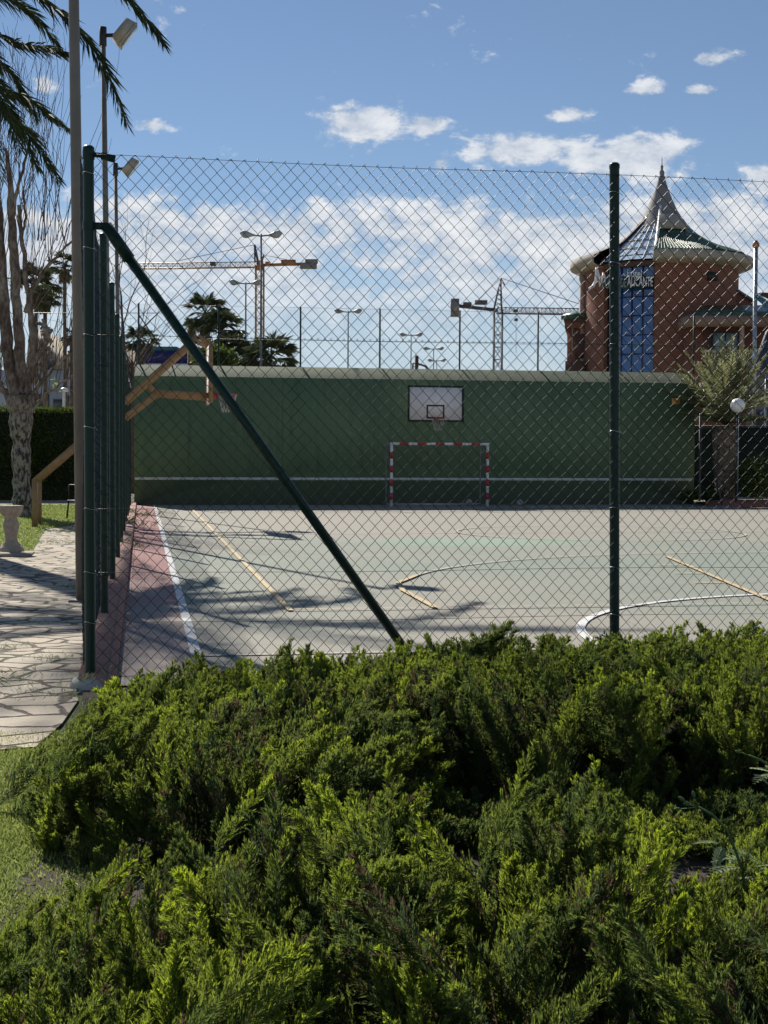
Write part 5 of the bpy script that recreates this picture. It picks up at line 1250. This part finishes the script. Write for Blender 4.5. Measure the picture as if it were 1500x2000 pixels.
# walls : brick sectors
mb = MB(); mb.lathe([(RW, 0), (RW, 13.5)], hc, 60, A1, R(315), hb_); mb.build('wall', 'brick', ht, True)
mb = MB(); rr2 = RW-.25
angs = np.linspace(R(-39), A1, 5)
for i in range(4):
    p = hc-ey*rr2*math.cos(angs[i])+ex*rr2*math.sin(angs[i]); q = hc-ey*rr2*math.cos(angs[i+1])+ex*rr2*math.sin(angs[i+1])
    mb.quad(p, q, q+[0, 0, 13.2], p+[0, 0, 13.2])
cw_ = mb.build('curtain_wall', 'blue_glass', ht)
mb = MB()
for a_ in angs:
    p = hc-ey*(rr2+.03)*math.cos(a_)+ex*(rr2+.03)*math.sin(a_); mb.tube([p, p+[0, 0, 13.2]], .055, 4)
for z in np.arange(1.0, 13.2, 1.15):
    mb.tube([hc-ey*(rr2+.03)*math.cos(a_)+ex*(rr2+.03)*math.sin(a_)+[0, 0, z] for a_ in angs], .04, 4)
mb.build('mullions', 'navy_frame', cw_)
mb = MB(); aa = [R(-45), R(-39)]
p = hc-ey*(rr2-.05)*math.cos(aa[0])+ex*(rr2-.05)*math.sin(aa[0]); q = hc-ey*(rr2-.05)*math.cos(aa[1])+ex*(rr2-.05)*math.sin(aa[1]); mb.quad(p, q, q+[0, 0, 13.3], p+[0, 0, 13.3]); mb.build('side_glass', 'navy_dark', ht)
for a_ in (A0, A1):
    mb = MB(); p = hc-ey*RW*math.cos(a_)+ex*RW*math.sin(a_); q = hc-ey*(RW-.6)*math.cos(a_)+ex*(RW-.6)*math.sin(a_); mb.quad(p, q, q+[0, 0, 13.35], p+[0, 0, 13.35]); mb.build('wall_return', 'brick', ht)
a_ = R(-58); q = hc-ey*(RW+.12)*math.cos(R(-81))+ex*(RW+.12)*math.sin(R(-81)); MB().tube([q, q+[0, 0, 13.2]], .22, 10).build('downpipe', 'pink_column', ht)
# a lit interior column seen through glass
# eaves
fas = [(RW-.05, 13.28), (5.42, 13.40), (5.63, 13.50), (5.67, 13.56), (5.67, 13.93), (5.60, 14.0), (5.4, 14.03)]
mb = MB(); mb.lathe(fas, hc, 70, A1, R(315), hb_); mb.build('eaves', 'fascia', ht, True)
mb = MB(); mb.lathe([(RW-.2, 13.15), (RW+.12, 13.15), (RW+.12, 13.45), (RW-.1, 13.5)], hc, 12, A0, A1, hb_); mb.build('brown_trim', 'brown_roof', ht)
prof = [(5.62, 14.0), (4.6, 14.42), (3.9, 14.65), (3.2, 14.98), (2.5, 15.42), (1.85, 16.0), (1.35, 16.6), (1.0, 17.15), (.68, 17.85), (.42, 18.5), (.26, 19.0)]
mb = MB(); mb.lathe(prof, hc, 44, R(62), R(315), hb_); mb.lathe(prof[5:], hc, 12, R(-45), R(62), hb_); mb.build('metal_roof', 'roof_grey', ht, True)
mb = MB(); mb.lathe([(.26, 19.0), (.22, 19.3), (.15, 19.35), (.17, 19.6), (.07, 19.75), (.10, 19.95), (.03, 20.05), (.02, 20.45), (.001, 20.6)], hc, 12); mb.build('finial', 'roof_grey', ht, True)
mb = MB(); mb.lathe([(r_+.01, z) for r_, z in prof[:6]], hc, 20, A1, R(62), hb_); rg_ = mb.build('green_tiles', 'tile', ht, True)
mb = MB()
for k in range(34):
    a_ = A1+R(1)+(R(62)-A1-R(2))*k/33
    mb.tube([hc-ey*(r_+.03)*math.cos(a_)+ex*(r_+.03)*math.sin(a_)+[0, 0, z+.03] for r_, z in prof[:5]], .035, 4, False)
mb.build('tile_ribs', mat('tile_rib', (.13, .20, .14), (.05, .10, .07), .4, scale=5), rg_)
mb = MB()
for pxx, pyy in ((1313, 468), (1341, 470)):
    c_ = bpt(pxx, pyy, HZ-2.6); s_ = .36
    for d0, d1 in (((-1.3, 0), (0, 1)), ((0, 1), (1.3, 0)), ((1.3, 0), (0, -1)), ((0, -1), (-1.3, 0))): mb.bar(c_+ex*d0[0]*s_+np.array([0, 0, d0[1]*s_]), c_+ex*d1[0]*s_+np.array([0, 0, d1[1]*s_]), .09, .09)
mb.build('diamond_ornament', 'fascia', rg_)
mb = MB(); mb.lathe([(1.9, 15.98), (2.35, 15.68), (2.42, 15.85), (2.0, 16.35), (1.5, 16.75)], hc, 14, A1+R(1), R(44), hb_); mb.build('beige_band', 'fascia', ht, True)
# glazed cone
gp_ = [(RW+.15, 13.55), (4.0, 14.15), (2.6, 15.3), (1.4, 16.35), (.95, 16.95)]
mb = MB(); mb.lathe(gp_, hc, 8, A0, A1, hb_); gz = mb.build('roof_glazing', 'sky_glass', ht)
mb = MB()
for a_ in np.linspace(A0, A1, 6): mb.tube([hc-ey*(r_+.03)*math.cos(a_)+ex*(r_+.03)*math.sin(a_)+[0, 0, z+.02] for r_, z in gp_], .03, 4, False)
for r_, z in ((4.4, 13.87), (3.7, 14.4), (3.0, 14.97), (2.3, 15.55)): mb.tube([hc-ey*(r_+.03)*math.cos(a_)+ex*(r_+.03)*math.sin(a_)+[0, 0, z+.02] for a_ in np.linspace(A0, A1, 9)], .03, 4, False)
mb.build('glazing_bars', 'crane_dark', gz)
def fin(a_, th, col, nm, lift=.28):
    mb = MB(); P = [(RW+.3, 13.5)]+[(r_, z+.02) for r_, z in gp_[1:]]+[(.9, 17.15)]
    sdv = ex*math.cos(a_)+ey*math.sin(a_)
    base = [hc-ey*r_*math.cos(a_)+ex*r_*math.sin(a_)+[0, 0, z-.1] for r_, z in P]; tp_ = [b_+np.array([0, 0, lift+.1]) for b_ in base]
    for o_ in (-th/2, th/2): pass
    n = len(P); V = [b_+sdv*o_ for o_ in (-th/2, th/2) for b_ in base+tp_]; m = 2*n
    F = []
    for i in range(n-1):
        F += [(i, i+1, n+i+1, n+i), (m+i, m+n+i, m+n+i+1, m+i+1), (n+i, n+i+1, m+n+i+1, m+n+i), (i, m+i, m+i+1, i+1)]
    F += [(0, n, m+n, m), (n-1, m+n-1, m+2*n-1, 2*n-1)]
    mb.add(V, F); mb.build(nm, col, ht)
fin(A1, .16, 'letter_white', 'white_fin', .30); fin(A0, .12, 'navy_dark', 'dark_edge', .18)
for pxx, pyy in ((1387, 527),):
    a_ = math.asin((pxx-1291)/31.5/RW); mb = MB(); p = hc-ey*(RW+.02)*math.cos(a_)+ex*(RW+.02)*math.sin(a_); sdv = ex*math.cos(a_)+ey*math.sin(a_); nv = -ey*math.cos(a_)+ex*math.sin(a_)
    obox(mb, p+[0, 0, 12.55], sdv, nv, np.array([0, 0, 1.]), .75, .12, .5); mb.build('vent_opening', 'black_paint', ht)
# lettering
def textmesh(txt, size, depth=.06, sx=1.0):
    cu = bpy.data.curves.new('lettering', 'FONT'); cu.body = txt; cu.size = size; cu.extrude = depth/2; cu.offset = size*.012
    o = bpy.data.objects.new('lettering', cu); COL.objects.link(o); bpy.context.view_layer.update()
    me = bpy.data.meshes.new_from_object(o.evaluated_get(bpy.context.evaluated_depsgraph_get())); bpy.data.objects.remove(o); return me
def place_text(txt, px0, px1, pyt, pyb, matn, nm, Zt=85.2, ang=R(-14)):
    me = textmesh(txt, 1.0); n = len(me.vertices); co_ = np.zeros(n*3); me.vertices.foreach_get('co', co_); co_ = co_.reshape(-1, 3)
    mn, mx = co_.min(0), co_.max(0); p0 = bpt(px0, pyb, Zt); p1 = bpt(px1, pyt, Zt)
    wdt = (px1-px0)/FPX*Zt; hgt = (pyb-pyt)/FPX*Zt
    u_ = (co_[:, 0]-mn[0])/(mx[0]-mn[0])*wdt; v_ = (co_[:, 1]-mn[1])/(mx[1]-mn[1])*hgt
    dirx = ex*math.cos(ang)+ey*-math.sin(ang)*-1 if False else ex+ey*math.tan(ang)*-1
    base = p0; W_ = base[None]+np.outer(u_, dirx)+np.outer(v_, [0, 0, 1.])-np.outer(co_[:, 2], ey)
    W_ -= np.array(ht['_o']); me.vertices.foreach_set('co', W_.ravel()); me.update(); me.materials.clear(); me.materials.append(M[matn])
    o = bpy.data.objects.new(nm, me); COL.objects.link(o); o.parent = ht; o['_o'] = ht['_o']; return o
mb = MB(); p = bpt(1180, 541, 85.9); q = bpt(1276, 539, 85.35); h_ = np.array([0, 0, -.72]); mb.add([p, q, q+h_, p+h_, p+ey*.08, q+ey*.08, q+ey*.08+h_, p+ey*.08+h_], [(0, 3, 2, 1), (4, 5, 6, 7), (0, 1, 5, 4), (1, 2, 6, 5), (2, 3, 7, 6), (3, 0, 4, 7)])
mb.build('sign_band', mat('sign_band', (.02, .05, .06), (.012, .03, .04), .3), ht)
place_text('ALICANTE', 1225, 1274, 540, 559, 'letter_white', 'lettering', 85.1)
place_text('DE', 1212, 1223, 543, 561, 'letter_dim', 'lettering', 85.2)
place_text('hotel', 1225, 1253, 527, 541, 'letter_white', 'lettering', 85.1)
place_text('LU', 1176, 1189, 546, 563, 'letter_dim', 'lettering', 85.6)
mb = MB()
for pts, r_ in (([(1150, 564), (1158, 560), (1164, 548), (1165, 530), (1165, 522)], [.10, .16, .14, .13, .11]), ([(1165, 522), (1170, 540), (1171, 560)], [.12, .12, .04]),
                ([(1171, 560), (1177, 542), (1179, 533)], [.04, .10, .12]), ([(1179, 533), (1182, 544), (1181, 549), (1172, 556)], [.10, .06, .04, .02]), ([(1184, 544), (1192, 536), (1196, 533)], [.07, .08, .05]),
                ([(1213, 540), (1218, 535), (1225, 541)], [.02, .07, .02])):
    MB().tube([bpt(x_, y_, 85.6) for x_, y_ in pts], [q_*.62 for q_ in r_], 6).build('emblem_stroke', 'letter_white', ht)
ex, ey = ex_keep, ey_keep

# left wing
ey = bpt(1100, 600, 91)*[1, 1, 0]; ey = ey/np.linalg.norm(ey)+np.array([ey_keep[1], -ey_keep[0], 0])*.03; ex = np.array([ey[1], -ey[0], 0.])
lw = thing('hotel_wing', 'small brick hotel wing with green tiled eaves left of the round tower', 'building', tuple(bpt(1122, 900, 91)*[1, 1, 0]))
mb = MB(); rbox(mb, 1108, 1150, 640, 0, 90, 8, 0); mb.build('wall', 'brick', lw)
mb = MB(); rbox(mb, 1103, 1150, 626, 640, 89.7, 8); mb.build('cornice', 'brick', lw)
mb = MB(); p, q_, m1, m2 = bpt(1096, 617, 89.4), bpt(1152, 612, 89.4), bpt(1112, 608, 92), bpt(1152, 602, 92); mb.add([p, q_, m2, m1, p-[0, 0, .25], q_-[0, 0, .25], m2-[0, 0, .25], m1-[0, 0, .25]], [(0, 1, 2, 3), (7, 6, 5, 4), (0, 4, 5, 1), (3, 2, 6, 7), (0, 3, 7, 4), (1, 5, 6, 2)]); mb.build('tiled_roof', 'tile', lw)
mb = MB(); rbox(mb, 1101, 1150, 618, 626, 89.5, 8); mb.build('brick_corbel', 'brown_roof', lw)
mb = MB(); rbox(mb, 1124, 1141, 652, 700, 89.9, .3); mb.build('balcony_recess', 'brown_roof', lw)
mb = MB(); rbox(mb, 1117, 1119, 640, 695, 89.6, .1); mb.build('column', 'pink_column', lw)
mb = MB(); rbox(mb, 1104, 1142, 705, 760, 88.9, 1.2); mb.build('balcony_wall', 'brown_roof', lw)
# right wing
ey = ey_keep; ex = ex_keep
rw = thing('hotel_wing', 'brick hotel wing with balcony and green tiled canopy right of the round tower', 'building', tuple(bpt(1440, 900, 86)*[1, 1, 0]))
mb = MB(); rbox(mb, 1345, 1600, 628, 0, 84, 12, 0); mb.build('wall', 'brick', rw)
mb = MB(); 
P = [bpt(1430, 560, 88), bpt(1441, 567, 88), bpt(1478, 590, 88), bpt(1478, 640, 88), bpt(1410, 640, 88)]; d = ey*6
mb.add(P+[p+d for p in P], [(4, 3, 2, 1, 0), (5, 6, 7, 8, 9)]+[(i, (i+1) % 5, (i+1) % 5+5, i+5) for i in range(5)]); mb.build('stair_block', 'brick', rw)
mb = MB(); P = [bpt(1430, 557, 87.8), bpt(1441, 564, 87.8), bpt(1479, 588, 87.8), bpt(1479, 592, 87.8), bpt(1441, 568, 87.8), bpt(1430, 561, 87.8)]; mb.add(P+[p+ey*7 for p in P], [(5, 4, 3, 2, 1, 0), (6, 7, 8, 9, 10, 11)]+[(i, (i+1) % 6, (i+1) % 6+6, i+6) for i in range(6)]); mb.build('stair_coping', 'roof_grey', rw)
mb = MB(); P = [bpt(1344, 615, 82.6), bpt(1560, 612, 82.6), bpt(1560, 596, 85.2), bpt(1380, 596, 85.2)]; mb.add(P+[p-[0, 0, .12] for p in P], [(0, 1, 2, 3), (7, 6, 5, 4), (0, 4, 5, 1), (1, 5, 6, 2), (2, 6, 7, 3), (3, 7, 4, 0)]); mb.build('tiled_canopy', 'tile', rw)
mb = MB(); rbox(mb, 1342, 1600, 616, 634, 82.5, 3.5); mb.build('canopy_fascia', mat('pinkish_fascia', (.30, .20, .16), (.25, .16, .13), .8), rw)
mb = MB(); rbox(mb, 1392, 1444, 650, 690, 83.93, .1); wi = mb.build('window', 'window_pale', rw)
mb = MB()
for x0, x1, y0, y1 in ((1391, 1393, 648, 692), (1416, 1418, 650, 690), (1443, 1445, 648, 692), (1393, 1443, 648, 650)): rbox(mb, x0, x1, y0, y1, 83.85, .1)
mb.build('window_frame', 'dark_metal', wi)
mb = MB(); rbox(mb, 1374, 1392, 640, 720, 83.9, .08); mb.build('recess', 'brown_roof', rw)
mb = MB(); rbox(mb, 1448, 1454, 632, 690, 82.7, .5); rbox(mb, 1445, 1457, 628, 632, 82.6, .6); mb.build('column', 'pink_column', rw)
mb = MB(); rbox(mb, 1375, 1470, 683, 685.5, 82.4, .3); rbox(mb, 1375, 1470, 703, 706, 82.4, .3)
for x in range(1378, 1470, 6): rbox(mb, x, x+2.4, 685.5, 703, 82.45, .15)
mb.build('balustrade', 'fascia', rw)
mb = MB(); rbox(mb, 1462, 1500, 700, 900, 80.5, .4); mb.build('lower_wall', mat('grey_stucco', (.25, .22, .21)), rw)  # dull grey-brown stucco
mb = MB()
for x0 in (1468, 1482): rbox(mb, x0, x0+9, 800, 835, 80.3, .1)
mb.build('ground_windows', 'window_dark', rw)
# flue pipe
q = bpt(1475, 580, 80); t = thing('flue_pipe', 'upright steel flue pipe with rusty cowl right of the tower', 'chimney', (q[0], q[1], 0))
MB().tube([(q[0], q[1], 0), (q[0], q[1], bpt(1475, 484, 80)[2])], .12, 12).build('pipe', 'steel', t, True)
zc = bpt(1475, 484, 80)[2]; MB().lathe([(.13, zc), (.20, zc+.1), (.19, zc+.25), (.08, zc+.4), (.001, zc+.44)], (q[0], q[1], 0), 12).build('cowl', 'crane_orange', t, True)
q = bpt(1478, 582, 79.5); t = thing('covered_slide', 'blue-grey sloping tube and brown eaves at the right edge', 'slide', (q[0], q[1], 0))
MB().tube([bpt(1476, 577, 79.5), bpt(1520, 610, 79), bpt(1560, 640, 78.5)], .17, 10).build('sloping_tube', 'blue_tube', t, True)
MB().add([bpt(1478, 574, 80), bpt(1486, 571, 80), bpt(1600, 576, 80), bpt(1600, 592, 80), bpt(1500, 584, 80)]+[bpt(1478, 574, 82), bpt(1486, 571, 82), bpt(1600, 576, 82), bpt(1600, 592, 82), bpt(1500, 584, 82)], [(0, 4, 3, 2, 1), (5, 6, 7, 8, 9)]+[(i, (i+1) % 5, (i+1) % 5+5, i+5) for i in range(5)]).build('eaves', 'brown_roof', t)
MB().tube([(q[0]+2.6, q[1], 0), (q[0]+2.6, q[1], q[2]-1)], .1, 8).build('support', 'steel', t)
# folded parasol dark blue at edge
q = bpt(1496, 720, 60); t = thing('closed_parasol', 'dark blue folded parasol leaning at the right edge', 'parasol', (q[0], q[1], 0))
MB().tube([(q[0], q[1], 0), (q[0], q[1], q[2])], .03, 8).build('pole', 'steel', t)
MB().tube([bpt(1488, 722, 60), bpt(1494, 690, 60), bpt(1503, 650, 60), bpt(1508, 636, 60)], [.32, .30, .18, .03], 10).build('canopy', mat('parasol_blue', (.02, .04, .08)), t)

# clean helper properties
for o in bpy.data.objects:
    for k in ('_o', '_top'):
        if k in o: del o[k]
